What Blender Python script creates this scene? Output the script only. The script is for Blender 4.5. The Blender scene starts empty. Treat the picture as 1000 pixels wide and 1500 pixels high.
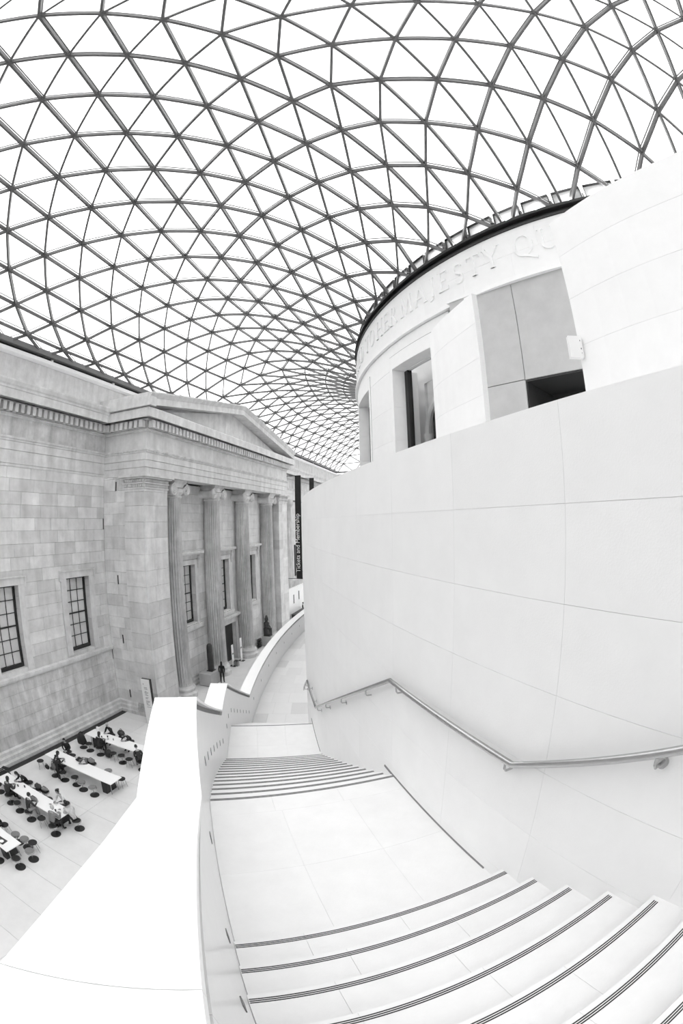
import bpy, bmesh, math, random
from mathutils import Vector, Matrix
random.seed(7)
SC = bpy.context.scene
COL = SC.collection
PI = math.pi

# ------------------------------------------------------------------ camera, sky, exposure
CAMP = Vector((0, 0, 12.0))
RC = ((0.97346813, 0.01970862, 0.22797232), (-0.02415304, 0.99956841, 0.01672175), (-0.22754437, -0.02178432, 0.97352401))
FPX = 660.125                                    # equisolid focal length in pixels of a 1000 px wide frame
cd = bpy.data.cameras.new('camera')
co = bpy.data.objects.new('camera', cd)
COL.objects.link(co)
cd.type = 'PANO'
pc = cd if hasattr(cd, 'panorama_type') else cd.cycles
pc.panorama_type = 'FISHEYE_EQUISOLID'
cd.sensor_fit = 'HORIZONTAL'
cd.sensor_width = 24.0
cd.sensor_height = 36.0
pc.fisheye_lens = FPX / 1000.0 * 24.0
pc.fisheye_fov = math.radians(190)
cx = Vector((RC[0][0], RC[0][2], -RC[0][1]))
cy = -Vector((RC[1][0], RC[1][2], -RC[1][1]))
cz = -Vector((RC[2][0], RC[2][2], -RC[2][1]))
m3 = Matrix((cx, cy, cz)).transposed()
co.matrix_world = Matrix.Translation(CAMP) @ m3.to_4x4()
cd.clip_start = 0.02
cd.clip_end = 400
SC.camera = co

def project(p):                                   # point -> pixel of the 1000 x 1500 frame
    w = Vector(p) - CAMP
    v = (w.x, -w.z, w.y)
    d = [sum(RC[r][k] * v[k] for k in range(3)) for r in range(3)]
    n = math.sqrt(sum(q * q for q in d))
    th = math.acos(max(-1, min(1, d[2] / n)))
    h = math.hypot(d[0], d[1]) or 1e-9
    r = 2 * FPX * math.sin(th / 2)
    return 500 + r * d[0] / h, 750 + r * d[1] / h

W = bpy.data.worlds.new('sky')
SC.world = W
W.use_nodes = True
bg = W.node_tree.nodes['Background']
bg.inputs[0].default_value = (1, 1, 1, 1)
bg.inputs[1].default_value = 1.0
SUN_E = 0.0
SC.view_settings.view_transform = 'Standard'
SC.view_settings.look = 'None'
SC.view_settings.gamma = 1
SC.view_settings.use_curve_mapping = False
SC.view_settings.exposure = 1.58
try:
    SC.cycles.use_denoising = True
    SC.cycles.max_bounces = 8
    SC.cycles.diffuse_bounces = 5
    SC.cycles.transparent_max_bounces = 24
    SC.cycles.caustics_reflective = False
    SC.cycles.caustics_refractive = False
except Exception:
    pass

# ------------------------------------------------------------------ materials
def mat(name, v, rough=0.7, var=0.0, scale=2.0, bump=0.0, bscale=60.0, metal=0.0, coat=0.0, rnd=0.0, streak=0.0, alpha=1.0, spec=0.5):
    m = bpy.data.materials.new(name)
    m.use_nodes = True
    nt = m.node_tree
    N, Lk = nt.nodes, nt.links
    b = N['Principled BSDF']
    b.inputs['Roughness'].default_value = rough
    b.inputs['Metallic'].default_value = metal
    b.inputs['Coat Weight'].default_value = coat
    b.inputs['Coat Roughness'].default_value = 0.12
    b.inputs['Specular IOR Level'].default_value = spec
    b.inputs['Base Color'].default_value = (v, v, v, 1)
    if var or rnd or streak:
        geo = N.new('ShaderNodeNewGeometry')
        val = N.new('ShaderNodeValue'); val.outputs[0].default_value = 1.0
        cur = val.outputs[0]
        def addnoise(amount, sc, strv):
            nonlocal cur
            mp = N.new('ShaderNodeMapping'); mp.inputs['Scale'].default_value = strv
            Lk.new(geo.outputs['Position'], mp.inputs['Vector'])
            tx = N.new('ShaderNodeTexNoise'); tx.inputs['Scale'].default_value = sc; tx.inputs['Detail'].default_value = 6
            tx.inputs['Roughness'].default_value = 0.65
            Lk.new(mp.outputs[0], tx.inputs['Vector'])
            mr = N.new('ShaderNodeMapRange')
            mr.inputs[1].default_value = 0.3; mr.inputs[2].default_value = 0.7
            mr.inputs[3].default_value = 1 - amount; mr.inputs[4].default_value = 1 + amount
            Lk.new(tx.outputs[0], mr.inputs[0])
            mu = N.new('ShaderNodeMath'); mu.operation = 'MULTIPLY'
            Lk.new(cur, mu.inputs[0]); Lk.new(mr.outputs[0], mu.inputs[1])
            cur = mu.outputs[0]
        if var: addnoise(var, scale, (1, 1, 1))
        if streak: addnoise(streak, 1.6, (1, 1, 0.12))
        if rnd:
            oi = N.new('ShaderNodeObjectInfo')
            mr = N.new('ShaderNodeMapRange')
            mr.inputs[3].default_value = 1 - rnd; mr.inputs[4].default_value = 1 + rnd
            Lk.new(oi.outputs['Random'], mr.inputs[0])
            mu = N.new('ShaderNodeMath'); mu.operation = 'MULTIPLY'
            Lk.new(cur, mu.inputs[0]); Lk.new(mr.outputs[0], mu.inputs[1])
            cur = mu.outputs[0]
        mu = N.new('ShaderNodeMath'); mu.operation = 'MULTIPLY'; mu.inputs[1].default_value = v
        mu.use_clamp = True
        Lk.new(cur, mu.inputs[0])
        cmb = N.new('ShaderNodeCombineColor')
        for k in range(3): Lk.new(mu.outputs[0], cmb.inputs[k])
        Lk.new(cmb.outputs[0], b.inputs['Base Color'])
    if bump:
        tx = N.new('ShaderNodeTexNoise'); tx.inputs['Scale'].default_value = bscale; tx.inputs['Detail'].default_value = 4
        tc = N.new('ShaderNodeNewGeometry')
        Lk.new(tc.outputs['Position'], tx.inputs['Vector'])
        bp = N.new('ShaderNodeBump'); bp.inputs['Strength'].default_value = bump; bp.inputs['Distance'].default_value = 0.01
        Lk.new(tx.outputs[0], bp.inputs['Height'])
        Lk.new(bp.outputs[0], b.inputs['Normal'])
    return m

def glassmat(name, tint=1.0, fres=0.04):
    m = bpy.data.materials.new(name); m.use_nodes = True
    nt = m.node_tree; N, Lk = nt.nodes, nt.links
    N.remove(N['Principled BSDF'])
    t = N.new('ShaderNodeBsdfTransparent'); t.inputs[0].default_value = (tint, tint, tint, 1)
    g = N.new('ShaderNodeBsdfGlossy'); g.inputs['Roughness'].default_value = 0.05
    mx = N.new('ShaderNodeMixShader'); mx.inputs[0].default_value = fres
    Lk.new(t.outputs[0], mx.inputs[1]); Lk.new(g.outputs[0], mx.inputs[2])
    Lk.new(mx.outputs[0], N['Material Output'].inputs[0])
    return m

def emit(name, s):
    m = bpy.data.materials.new(name); m.use_nodes = True
    b = m.node_tree.nodes['Principled BSDF']
    b.inputs['Emission Color'].default_value = (1, 1, 1, 1); b.inputs['Emission Strength'].default_value = s
    return m

M_WHITE = mat('white_limestone', 0.86, 0.55, var=0.02, scale=3, bump=0.08, bscale=90, rnd=0.012)
M_TREAD = mat('pale_stair_stone', 0.75, 0.5, var=0.03, scale=5, bump=0.06, rnd=0.01)
M_COPING = mat('honed_white_stone', 0.84, 0.5, var=0.01, scale=2)
M_BALU = mat('polished_pale_stone', 0.72, 0.3, var=0.02, scale=4)
M_STONE = mat('weathered_portland_stone', 0.61, 0.85, var=0.13, scale=1.3, bump=0.35, bscale=35, rnd=0.13, streak=0.12)
M_STONE_D = mat('stained_and_shade_stone', 0.54, 0.85, var=0.2, scale=1.6, bump=0.35, bscale=35, rnd=0.08, streak=0.25)
M_COL = mat('grimy_column_stone', 0.47, 0.85, var=0.16, scale=1.5, bump=0.3, bscale=35, streak=0.3)
M_STONE_L = mat('carved_portland_stone', 0.6, 0.8, var=0.12, scale=2.0, bump=0.3, bscale=35, streak=0.15)
M_COPST = mat('pale_coping_stone', 0.88, 0.8, var=0.04)
M_JOINT = mat('mortar_shadow', 0.22, 0.9)
M_JOINTW = mat('pale_joint_filler', 0.8, 0.9)
M_FLOOR = mat('pale_paving_stone', 0.72, 0.35, var=0.05, scale=1.2, rnd=0.02)
M_LFLOOR = mat('landing_tile_stone', 0.70, 0.3, var=0.02, scale=3, rnd=0.05)
M_DARK = mat('dark_metal', 0.025, 0.5)
M_BLACK = mat('black_matter', 0.012, 0.6)
M_STRIP = mat('black_rubber_strip', 0.02, 0.7)
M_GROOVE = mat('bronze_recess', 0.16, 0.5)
M_STEEL = mat('painted_grey_steel', 0.12, 0.45, var=0.1, scale=1)
M_BEAM = mat('grey_edge_beam', 0.2, 0.5)
M_CHROME = mat('brushed_steel', 0.5, 0.25, metal=1.0)
M_GREYP = mat('grey_metal_panel', 0.47, 0.5, var=0.07, scale=1.5)
M_TABLE = mat('white_laminate', 0.9, 0.35)
M_SEATG = mat('grey_vinyl_seat', 0.2, 0.35)
M_BLIND = mat('pale_window_blind', 0.6, 0.3, var=0.1, scale=0.8, coat=0.4)
M_FRAME = mat('black_sash_frame', 0.02, 0.4)
M_GLASS = glassmat('roof_glass', 0.98, 0.03)
M_WGLASS = glassmat('window_glass', 0.92, 0.03)
M_LAMPW = mat('white_lamp_reflector', 0.9, 0.4)
M_BULB = emit('glowing_bulb', 60.0)
M_TEXTW = mat('white_print', 0.9, 0.6)
M_PRINT = mat('grey_print', 0.15, 0.6)
M_SIGN = mat('white_sign_face', 0.75, 0.5)
M_SKIN = mat('skin', 0.33, 0.6)
M_HAIRD = mat('dark_hair', 0.012, 0.5)
M_HAIRG = mat('grey_hair', 0.5, 0.6)
M_BRONZE = mat('dark_basalt', 0.03, 0.5, var=0.3, scale=6)
M_PLINTH = mat('grey_plinth_stone', 0.42, 0.8, var=0.06, scale=2)
M_TRAY = mat('dark_tray', 0.06, 0.4)
M_SHADOWGAP = mat('dark_gap_filler', 0.2, 0.9)

# ------------------------------------------------------------------ mesh building
class MB:
    def __init__(s):
        s.v = []; s.f = []; s.mi = []; s.cur = 0
    def add(s, vs, fs):
        o = len(s.v); s.v += [tuple(p) for p in vs]
        for f in fs: s.f.append(tuple(o + i for i in f)); s.mi.append(s.cur)
        return s
    def box(s, x0, x1, y0, y1, z0, z1):
        return s.add([(x0,y0,z0),(x1,y0,z0),(x1,y1,z0),(x0,y1,z0),(x0,y0,z1),(x1,y0,z1),(x1,y1,z1),(x0,y1,z1)],
                     [(0,3,2,1),(4,5,6,7),(0,1,5,4),(1,2,6,5),(2,3,7,6),(3,0,4,7)])
    def hexa(s, b, t):                             # four bottom points, four top points (counter-clockwise from above)
        return s.add(list(b) + list(t), [(0,3,2,1),(4,5,6,7),(0,1,5,4),(1,2,6,5),(2,3,7,6),(3,0,4,7)])
    def prism(s, poly, d):                         # polygon in 3D swept by vector d
        n = len(poly); d = Vector(d)
        a = [Vector(p) for p in poly]; b = [p + d for p in a]
        return s.add(a + b, [tuple(range(n))[::-1], tuple(range(n, 2*n))] + [(i, (i+1) % n, n + (i+1) % n, n + i) for i in range(n)])
    def lathe(s, prof, c=(0,0,0), n=16, cap=True):  # profile of (radius, z)
        vs = []; fs = []
        for r, z in prof:
            for k in range(n):
                a = 2*PI*k/n; vs.append((c[0] + r*math.cos(a), c[1] + r*math.sin(a), c[2] + z))
        for j in range(len(prof) - 1):
            for k in range(n):
                q = (k+1) % n; fs.append((j*n+k, j*n+q, (j+1)*n+q, (j+1)*n+k))
        if cap:
            fs.append(tuple(range(n))[::-1]); fs.append(tuple(range((len(prof)-1)*n, len(prof)*n)))
        return s.add(vs, fs)
    def tube(s, pts, r, n=8):
        P = [Vector(p) for p in pts]; vs = []; fs = []
        up = Vector((0, 0, 1)); last = None
        for i, p in enumerate(P):
            t = (P[min(i+1, len(P)-1)] - P[max(i-1, 0)]).normalized()
            a = t.cross(up)
            if a.length < 1e-3: a = t.cross(Vector((1, 0, 0)))
            a.normalize()
            if last is not None and a.dot(last) < 0: a = -a
            last = a
            b = a.cross(t)
            rr = r[i] if isinstance(r, (list, tuple)) else r
            for k in range(n):
                q = 2*PI*k/n; vs.append(p + a*(rr*math.cos(q)) + b*(rr*math.sin(q)))
        for i in range(len(P)-1):
            for k in range(n):
                q = (k+1) % n; fs.append((i*n+k, i*n+q, (i+1)*n+q, (i+1)*n+k))
        fs.append(tuple(range(n))[::-1]); fs.append(tuple(range((len(P)-1)*n, len(P)*n)))
        return s.add(vs, fs)
    def sweep(s, path, prof):                      # path of (origin, outdir) frames; profile of (out, z) closed polygon
        vs = []; fs = []; n = len(prof)
        for o, d in path:
            for a, z in prof: vs.append((o[0] + d[0]*a, o[1] + d[1]*a, o[2] + z))
        for i in range(len(path)-1):
            for k in range(n):
                q = (k+1) % n; fs.append((i*n+k, i*n+q, (i+1)*n+q, (i+1)*n+k))
        fs.append(tuple(range(n))[::-1]); fs.append(tuple(range((len(path)-1)*n, len(path)*n)))
        return s.add(vs, fs)
    def ball(s, c, r, nu=10, nv=7):
        c = Vector(c); rx, ry, rz = r if isinstance(r, (tuple, list)) else (r, r, r)
        vs = [c + Vector((0, 0, -rz))]
        for j in range(1, nv):
            t = -PI/2 + PI*j/nv
            for k in range(nu):
                a = 2*PI*k/nu; vs.append(c + Vector((rx*math.cos(t)*math.cos(a), ry*math.cos(t)*math.sin(a), rz*math.sin(t))))
        vs.append(c + Vector((0, 0, rz))); fs = []
        for k in range(nu): fs.append((0, 1+(k+1) % nu, 1+k))
        for j in range(nv-2):
            for k in range(nu):
                q = (k+1) % nu; fs.append((1+j*nu+k, 1+j*nu+q, 1+(j+1)*nu+q, 1+(j+1)*nu+k))
        l = len(vs)-1
        for k in range(nu): fs.append((l, 1+(nv-2)*nu+k, 1+(nv-2)*nu+(k+1) % nu))
        return s.add(vs, fs)
    def mesh(s, name, mats, smooth=False):
        me = bpy.data.meshes.new(name); me.from_pydata(s.v, [], s.f)
        for m in (mats if isinstance(mats, (list, tuple)) else [mats]): me.materials.append(m)
        me.polygons.foreach_set('material_index', s.mi)
        if smooth: me.polygons.foreach_set('use_smooth', [True]*len(s.f))
        bm = bmesh.new(); bm.from_mesh(me); bmesh.ops.recalc_face_normals(bm, faces=bm.faces[:]); bm.to_mesh(me); bm.free()
        me.update(); return me
    def obj(s, name, mats, parent=None, smooth=False):
        return link(name, s.mesh(name, mats, smooth), parent)

def link(name, data, parent=None):
    o = bpy.data.objects.new(name, data); COL.objects.link(o)
    if parent is not None: o.parent = parent
    return o
def empty(name, loc=(0,0,0), rz=0):
    o = bpy.data.objects.new(name, None); COL.objects.link(o)
    o.location = loc; o.rotation_euler = (0, 0, rz); return o
def tag(o, label=None, cat=None, group=None, kind=None):
    if label: o['label'] = label
    if cat: o['category'] = cat
    if group: o['group'] = group
    if kind: o['kind'] = kind
    return o
def struct(o): o['kind'] = 'structure'; return o
def copy_tree(o, parent=None):
    c = o.copy(); COL.objects.link(c)
    if parent is not None: c.parent = parent
    for ch in list(o.children): copy_tree(ch, c)
    return c
_cube = {}
def cube_mesh(m, name):
    k = (m.name, name)
    if k not in _cube: _cube[k] = MB().box(-.5, .5, -.5, .5, -.5, .5).mesh(name, m)
    return _cube[k]
def block(name, m, parent, x0, x1, y0, y1, z0, z1):   # one stone: shared cube mesh, scaled
    o = link(name, cube_mesh(m, name), parent)
    o.location = ((x0+x1)/2, (y0+y1)/2, (z0+z1)/2); o.scale = (x1-x0, y1-y0, z1-z0); return o

# ------------------------------------------------------------------ ellipse of the stair drum
CX, CY = 16.7, 31.15
def ell(phi, off=0.0, a=23.69, b=39.07):
    a += off; b += off; p = math.radians(phi)
    r = 1 / math.sqrt((math.cos(p)/a)**2 + (math.sin(p)/b)**2)
    return CX + r*math.cos(p), CY + r*math.sin(p)
def drum(phi, r): p = math.radians(phi); return CX + r*math.cos(p), CY + r*math.sin(p)

# ================================================================== court floor
fl = struct(MB().box(-20.4, 53.8, -15.4, 82.8, -0.3, -0.03).obj('floor', M_JOINTW))
xs = [-19.0, -16.95, -13.6, -10.2, -6.8]
ny = 0
y = 1.1
while y < 62:
    for a, b in zip(xs, xs[1:]):
        block('paving_slab', M_FLOOR, fl, a+.006, b-.006, y+.006, y+1.56-.006, -.03, 0)
    y += 1.56
MBs = MB()
MBs.box(-6.79, 53.3, -14.9, 82.3, -.03, 0); MBs.box(-19.9, -6.81, -14.9, 1.09, -.03, 0)
MBs.box(-19.0, -6.81, 62.4, 82.3, -.03, 0); MBs.box(-19.9, -19.0, 1.1, 8.0, -.03, 0); MBs.box(-19.9, -19.0, 20.8, 82.3, -.03, 0)
o = MBs.obj('far_paving', M_FLOOR, fl); o['kind'] = 'stuff'
g = MB().box(-19.9, -19.16, 8.0, 20.75, -.03, -.002).obj('dark_floor_strip', M_DARK, fl)
o = MB().box(-19.15, -19.01, 8.0, 20.75, -.03, 0).obj('paving_border', M_FLOOR, fl)

# ================================================================== east facade
XE = -19.9
def ashlar(rects, y0, y1, z0, rows, length, holes, seed):
    rnd = random.Random(seed); z = z0
    for ri, h in enumerate(rows):
        y = y0 - (length * (0.5 if ri % 2 else 0.0)) * rnd.uniform(.7, 1.0)
        while y < y1 - .02:
            L = length * rnd.uniform(.8, 1.25)
            a, b = max(y, y0), min(y + L, y1)
            y += L
            if b - a < .12: continue
            segs = [(a, b, z, z+h)]
            for (ha, hb, hz0, hz1) in holes:
                out = []
                for (p, q, s, t) in segs:
                    if q <= ha or p >= hb or t <= hz0 or s >= hz1: out.append((p, q, s, t)); continue
                    if p < ha: out.append((p, ha, s, t))
                    if q > hb: out.append((hb, q, s, t))
                    m0, m1 = max(p, ha), min(q, hb)
                    if s < hz0: out.append((m0, m1, s, hz0))
                    if t > hz1: out.append((m0, m1, hz1, t))
                segs = out
            for sgm in segs:
                if sgm[1]-sgm[0] > .05 and sgm[3]-sgm[2] > .05: rects.append(sgm)
        z += h
    return rects

we = struct(MB().box(-21.4, -20.35, -14.9, 82.3, 0, 21.0).obj('wall_east', M_JOINT))
WH, WZ0, WZ1 = 1.92, 4.72, 9.05
wys = [17.22, 11.66, 6.1]
holes = [(a, a+WH, WZ0, WZ1) for a in wys]
G = .005
R_up = ashlar([], 4.0, 20.8, 4.5, [.66]*16, 1.45, holes, 3)
R_lo = ashlar([], 4.0, 20.8, .78, [.68]*5, 1.5, [], 5)
for (a, b, c, d) in R_up[:225]: block('stone_block', M_STONE, we, -20.35, XE + random.uniform(-.004, .004), a+G, b-G, c+G, d-G)
for (a, b, c, d) in R_lo: block('stone_block', M_STONE_D, we, -20.35, XE + random.uniform(-.004, .004), a+G, b-G, c+G, d-G)
far = MB()
for (a, b, c, d) in R_up[225:] + ashlar([], -14.9, 4.0, .78, [.7]*20, 1.6, [], 8) + ashlar([], 45.0, 82.3, .78, [.7]*20, 1.6, [(y, y+1.9, 4.72, 9.05) for y in (48.2, 56.6, 62.2, 67.8)], 9):
    far.box(-20.35, XE, a+G, b-G, c+G, min(d, 15.05)-G)
o = far.obj('distant_stone_blocks', M_STONE, we); o['kind'] = 'stuff'

# mouldings run along y, profile = (out, z)
def run_y(name, prof, y0, y1, x=XE, m=M_STONE_L, parent=we):
    return MB().sweep([((x, y0, 0), (1, 0)), ((x, y1, 0), (1, 0))], [(-.45, prof[0][1])] + prof + [(-.45, prof[-1][1])]).obj(name, m, parent)
P_BASE = [(.34, 0), (.34, .2), (.27, .22), (.27, .24), (.22, .26), (.22, .46), (.15, .48), (.15, .5), (.1, .52), (.1, .7), (.02, .78)]
P_SILL = [(.04, 4.16), (.12, 4.2), (.12, 4.26), (.16, 4.28), (.16, 4.44), (.02, 4.5)]
P_ARCH = [(.03, 14.98), (.03, 15.1), (.015, 15.105), (.015, 15.125), (.05, 15.13), (.05, 15.78), (.035, 15.785), (.035, 15.8), (.08, 15.81), (.08, 16.22), (.12, 16.26), (.12, 16.32), (.18, 16.38), (.2, 16.47)]
P_FRI = [(.03, 16.48), (.03, 17.46)]
P_BED = [(.06, 17.46), (.1, 17.5), (.1, 17.56), (.16, 17.6), (.16, 17.64), (.06, 17.66), (.06, 18.1), (.28, 18.14), (.28, 18.2)]
P_COR = [(.3, 18.28), (.82, 18.28), (.82, 18.18), (.88, 18.18), (.88, 18.62), (.92, 18.64), (.94, 18.74), (1.0, 18.82), (1.06, 19.0), (1.06, 19.08), (.02, 19.16)]
P_ATT = [(-.1, 19.16), (-.1, 20.72)]
P_COP = [(-.02, 20.7), (.1, 20.76), (.16, 20.8), (.16, 21.0), (0, 21.04)]
for (y0, y1) in ((-14.9, 20.82), (44.95, 82.3)):
    run_y('plinth_course', P_BASE, y0, y1); run_y('sill_course', P_SILL, y0, y1)
    run_y('architrave', P_ARCH, y0, y1); run_y('frieze', P_FRI, y0, y1, m=M_STONE_D)
    run_y('bed_mould', P_BED, y0, y1); run_y('cornice', P_COR, y0, y1)
for y0, y1 in ((-14.9, 17.6), (17.61, 82.3)):
    run_y('attic', P_ATT, y0, y1); run_y('attic_coping', P_COP, y0, y1, m=M_COPST)
# dentils
DM = MB().box(-.1, .36, 0, .24, 0, .42).mesh('dentil', M_STONE_L)
nd = 0
y = 7.0
while y < 20.5:
    o = link('dentil', DM, we); o.location = (XE+.15, y, 17.66); y += .42
b = MB(); y = 45.6
while y < 82: b.box(XE+.15, XE+.45, y, y+.24, 17.66, 18.06); y += .42
o = b.obj('distant_dentils', M_STONE_L, we); o['kind'] = 'stuff'
# dark reveal under the roof edge and the beam
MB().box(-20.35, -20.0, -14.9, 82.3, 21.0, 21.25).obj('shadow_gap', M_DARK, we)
# far half columns and windows of the distant bay
for y in (46.6, 54.0):
    c = MB(); n = 24
    prof = [(.95, .8), (.95, 1.0), (.8, 1.1), (.85, 1.25), (.72, 1.35), (.62, 13.9), (.75, 14.1), (.9, 14.3), (.95, 14.95)]
    c.lathe(prof, (XE, y, 0), n); c.obj('engaged_column', M_COL, we, True)
for y in (48.2, 56.6, 62.2, 67.8):
    MB().box(-20.34, -20.25, y, y+1.9, 4.72, 9.05).obj('window_pane', M_DARK, we)
    b = MB()
    b.box(XE, XE+.08, y-.45, y, 4.6, 9.45); b.box(XE, XE+.08, y+1.9, y+2.35, 4.6, 9.45); b.box(XE, XE+.08, y, y+1.9, 9.05, 9.45)
    b.obj('window_surround', M_STONE_L, we)

# sash windows -----------------------------------------------------
def sash_window(name, x, y0, w, z0, z1, parent_kind, cols=3, rows=6, ears=True, hood=False, dark=False, root=None):
    t = root if root else struct(empty(name, (x, y0 + w/2, z0)))
    ox, oy, oz = (x, y0 + w/2, z0) if root is None else (0, 0, 0)
    def O(mb, nm, m): return mb.obj(nm, m, t)
    h = z1 - z0; f = .1; rx = -.4
    def B(mb, a0, a1, b0, b1, c0, c1):
        mb.box(x-ox+a0, x-ox+a1, y0-oy+b0, y0-oy+b1, z0-oz+c0, z0-oz+c1)
    b = MB(); B(b, rx-.04, rx+.07, 0, f, 0, h); B(b, rx-.04, rx+.07, w-f*1.3, w, 0, h); B(b, rx-.04, rx+.07, f, w-f*1.3, h-f, h); B(b, rx-.04, rx+.09, f, w-f*1.3, 0, .2)
    O(b, 'sash_frame', M_FRAME)
    pw = (w - 2.3*f)/cols; ph = (h - .2 - f)/rows
    PM = M_BLIND if not dark else M_DARK
    for i in range(cols):
        for j in range(rows):
            b = MB(); B(b, rx-.02, rx, f+pw*i+.015, f+pw*(i+1)-.015, .2+ph*j+.015, .2+ph*(j+1)-.015); O(b, 'pane', PM)
    for i in range(1, cols):
        b = MB(); B(b, rx-.02, rx+.03, f+pw*i-.02, f+pw*i+.02, .2, h-f); O(b, 'glazing_bar', M_FRAME)
    for j in range(1, rows):
        k = .04 if j == rows//2 else .02
        b = MB(); B(b, rx-.02, rx+.03+k/2, f, w-1.3*f, .2+ph*j-k, .2+ph*j+k); O(b, 'glazing_bar', M_FRAME)
    s = .44
    for nm, a0, a1, c0, c1 in (('architrave_jamb', -s, -.005, -.1, h), ('architrave_jamb', w+.005, w+s, -.1, h), ('architrave_head', -s, w+s, h+.005, h+.38)):
        b = MB(); B(b, 0, .07, a0, a1, c0, c1); O(b, nm, M_STONE_L)
    b = MB(); B(b, 0, .13, -s-.12, w+s+.12, h+.385, h+.45)
    B(b, 0, .09, -s-.12, -s, h-.12, h+.385); B(b, 0, .09, w+s, w+s+.12, h-.12, h+.385)
    if not hood: O(b, 'head_mould', M_STONE_L)
    else:
        b = MB(); B(b, 0, .12, -s-.1, w+s+.1, h+.42, h+.68); B(b, 0, .3, -s-.3, w+s+.3, h+.69, h+.8); B(b, 0, .42, -s-.42, w+s+.42, h+.81, h+1.0)
        O(b, 'window_hood', M_STONE_L)
        for q in (-s-.12, w+s-.1):
            b = MB(); B(b, 0, .26, q, q+.22, h+.3, h+.68); B(b, 0, .18, q+.02, q+.2, h-.05, h+.3); B(b, 0, .12, q+.04, q+.18, h-.3, h-.05); O(b, 'console_bracket', M_STONE_L)
        b = MB(); B(b, 0, .2, -s-.1, w+s+.1, -.4, -.1); O(b, 'window_sill', M_STONE_L)
    return t
for i, a in enumerate(wys): sash_window('window_%d' % (i+1), XE, a, WH, WZ0, WZ1, 'structure')

# ================================================================== portico
PX, PY0, PY1 = -16.47, 20.8, 44.95
PXB = -17.9
po = struct(MB().box(-20.3, -18.36, 20.9, 44.9, 0, 19.1).obj('portico', M_JOINT))
PM0 = PY0
phol = [(26.3, 28.5, 4.72, 9.05), (31.8, 34.0, 4.72, 9.05), (37.35, 39.55, 4.72, 9.05), (31.35, 34.75, 0, 3.47)]
rp = ashlar([], 23.1, 42.7, .78, [.67]*21, 1.35, phol, 11) + ashlar([], 23.1, 42.7, 0, [.78], 1.6, phol, 12)
rp.sort(key=lambda r: r[0])
for (a, b, c, d) in rp[:150]: block('stone_block', M_STONE, po, -18.35, PXB, a+G, b-G, c+G, min(d, 14.9)-G)
b = MB()
for (a, b_, c, d) in rp[150:]: b.box(-18.35, PXB, a+G, b_-G, c+G, min(d, 14.9)-G)
o = b.obj('distant_stone_blocks', M_STONE, po); o['kind'] = 'stuff'
# side wall facing the court end (plane y = 20.8) with slots
def side_rects():
    rnd = random.Random(4); out = []; z = .78; k = 0
    while z < 14.9:
        h = .7
        cuts = [XE, -18.9 + (.35 if k % 2 else -.2), -18.05]
        for a, b in zip(cuts, cuts[1:]): out.append((a, b, z, min(z+h, 14.92)))
        z += h; k += 1
    return out
slots = [(-18.9, -18.78, zc-.28, zc+.28) for zc in (14.35, 8.7, 4.97, 1.3)]
for (a, b, c, d) in side_rects():
    segs = [(a, b, c, d)]
    for (ha, hb, h0, h1) in slots:
        out = []
        for (p, q, s, t) in segs:
            if q <= ha or p >= hb or t <= h0 or s >= h1: out.append((p, q, s, t)); continue
            if p < ha: out.append((p, ha, s, t))
            if q > hb: out.append((hb, q, s, t))
            m0, m1 = max(p, ha), min(q, hb)
            if s < h0: out.append((m0, m1, s, h0))
            if t > h1: out.append((m0, m1, h1, t))
        segs = out
    for (p, q, s, t) in segs:
        if q-p > .03 and t-s > .03: block('stone_block', M_STONE, po, p+G, q-G, PY0, PY0+.3, s+G, t-G)
for (ha, hb, h0, h1) in slots: MB().box(ha, hb, PY0+.04, PY0+.29, h0, h1).obj('vent_slot', M_BLACK, po)
# antae: courses of big blocks
for (ya, yb) in ((PY0-.06, 23.15), (42.6, 45.0)):
    z = .78; k = 0
    while z < 13.95:
        z2 = min(z+.95, 13.95)
        ym = ya + (.95 if k % 2 else 1.15)
        block('anta_block', M_STONE, po, -18.04, PX-.0, ya+.004, ym-G, z+G, z2-G)
        block('anta_block', M_STONE, po, -18.04, PX-.0, ym+G, yb-.004, z+G, z2-G)
        z = z2; k += 1
    b = MB(); b.box(-18.2, PX+.22, ya-.2, yb+.2, 0, .3); b.box(-18.15, PX+.14, ya-.13, yb+.13, .3, .55); b.box(-18.1, PX+.06, ya-.06, yb+.06, .55, .77)
    b.obj('anta_base', M_STONE_D, po)
    b = MB(); b.box(-18.04, PX+.01, ya-.01, yb+.01, 13.955, 14.12); b.box(-18.1, PX+.06, ya-.06, yb+.06, 14.12, 14.2)
    b.box(-18.14, PX+.1, ya-.1, yb+.1, 14.4, 14.48); b.box(-18.22, PX+.22, ya-.22, yb+.22, 14.7, 14.78); b.box(-18.3, PX+.32, ya-.32, yb+.32, 14.79, 14.92)
    b.obj('anta_capital', M_STONE_L, po)
    b = MB(); b.box(-18.04, PX+.01, ya-.01, yb+.01, 14.19, 14.41); b.box(-18.06, PX+.04, ya-.04, yb+.04, 14.47, 14.71); b.obj('capital_bell', M_STONE_D, po)  # darker stone puts shade into the recess behind the eggs
    e = MB()
    for zc, off in ((14.3, .03), (14.59, .07)):
        xx = -18.0
        while xx < PX+off: e.ball((xx, ya-off, zc), (.05, .1, .1), 6, 4); xx += .165
        yy = ya
        while yy < yb: e.ball((PX+off, yy, zc), (.1, .05, .1), 6, 4); yy += .165
    e.obj('egg_moulding', M_STONE_L, po)
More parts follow.
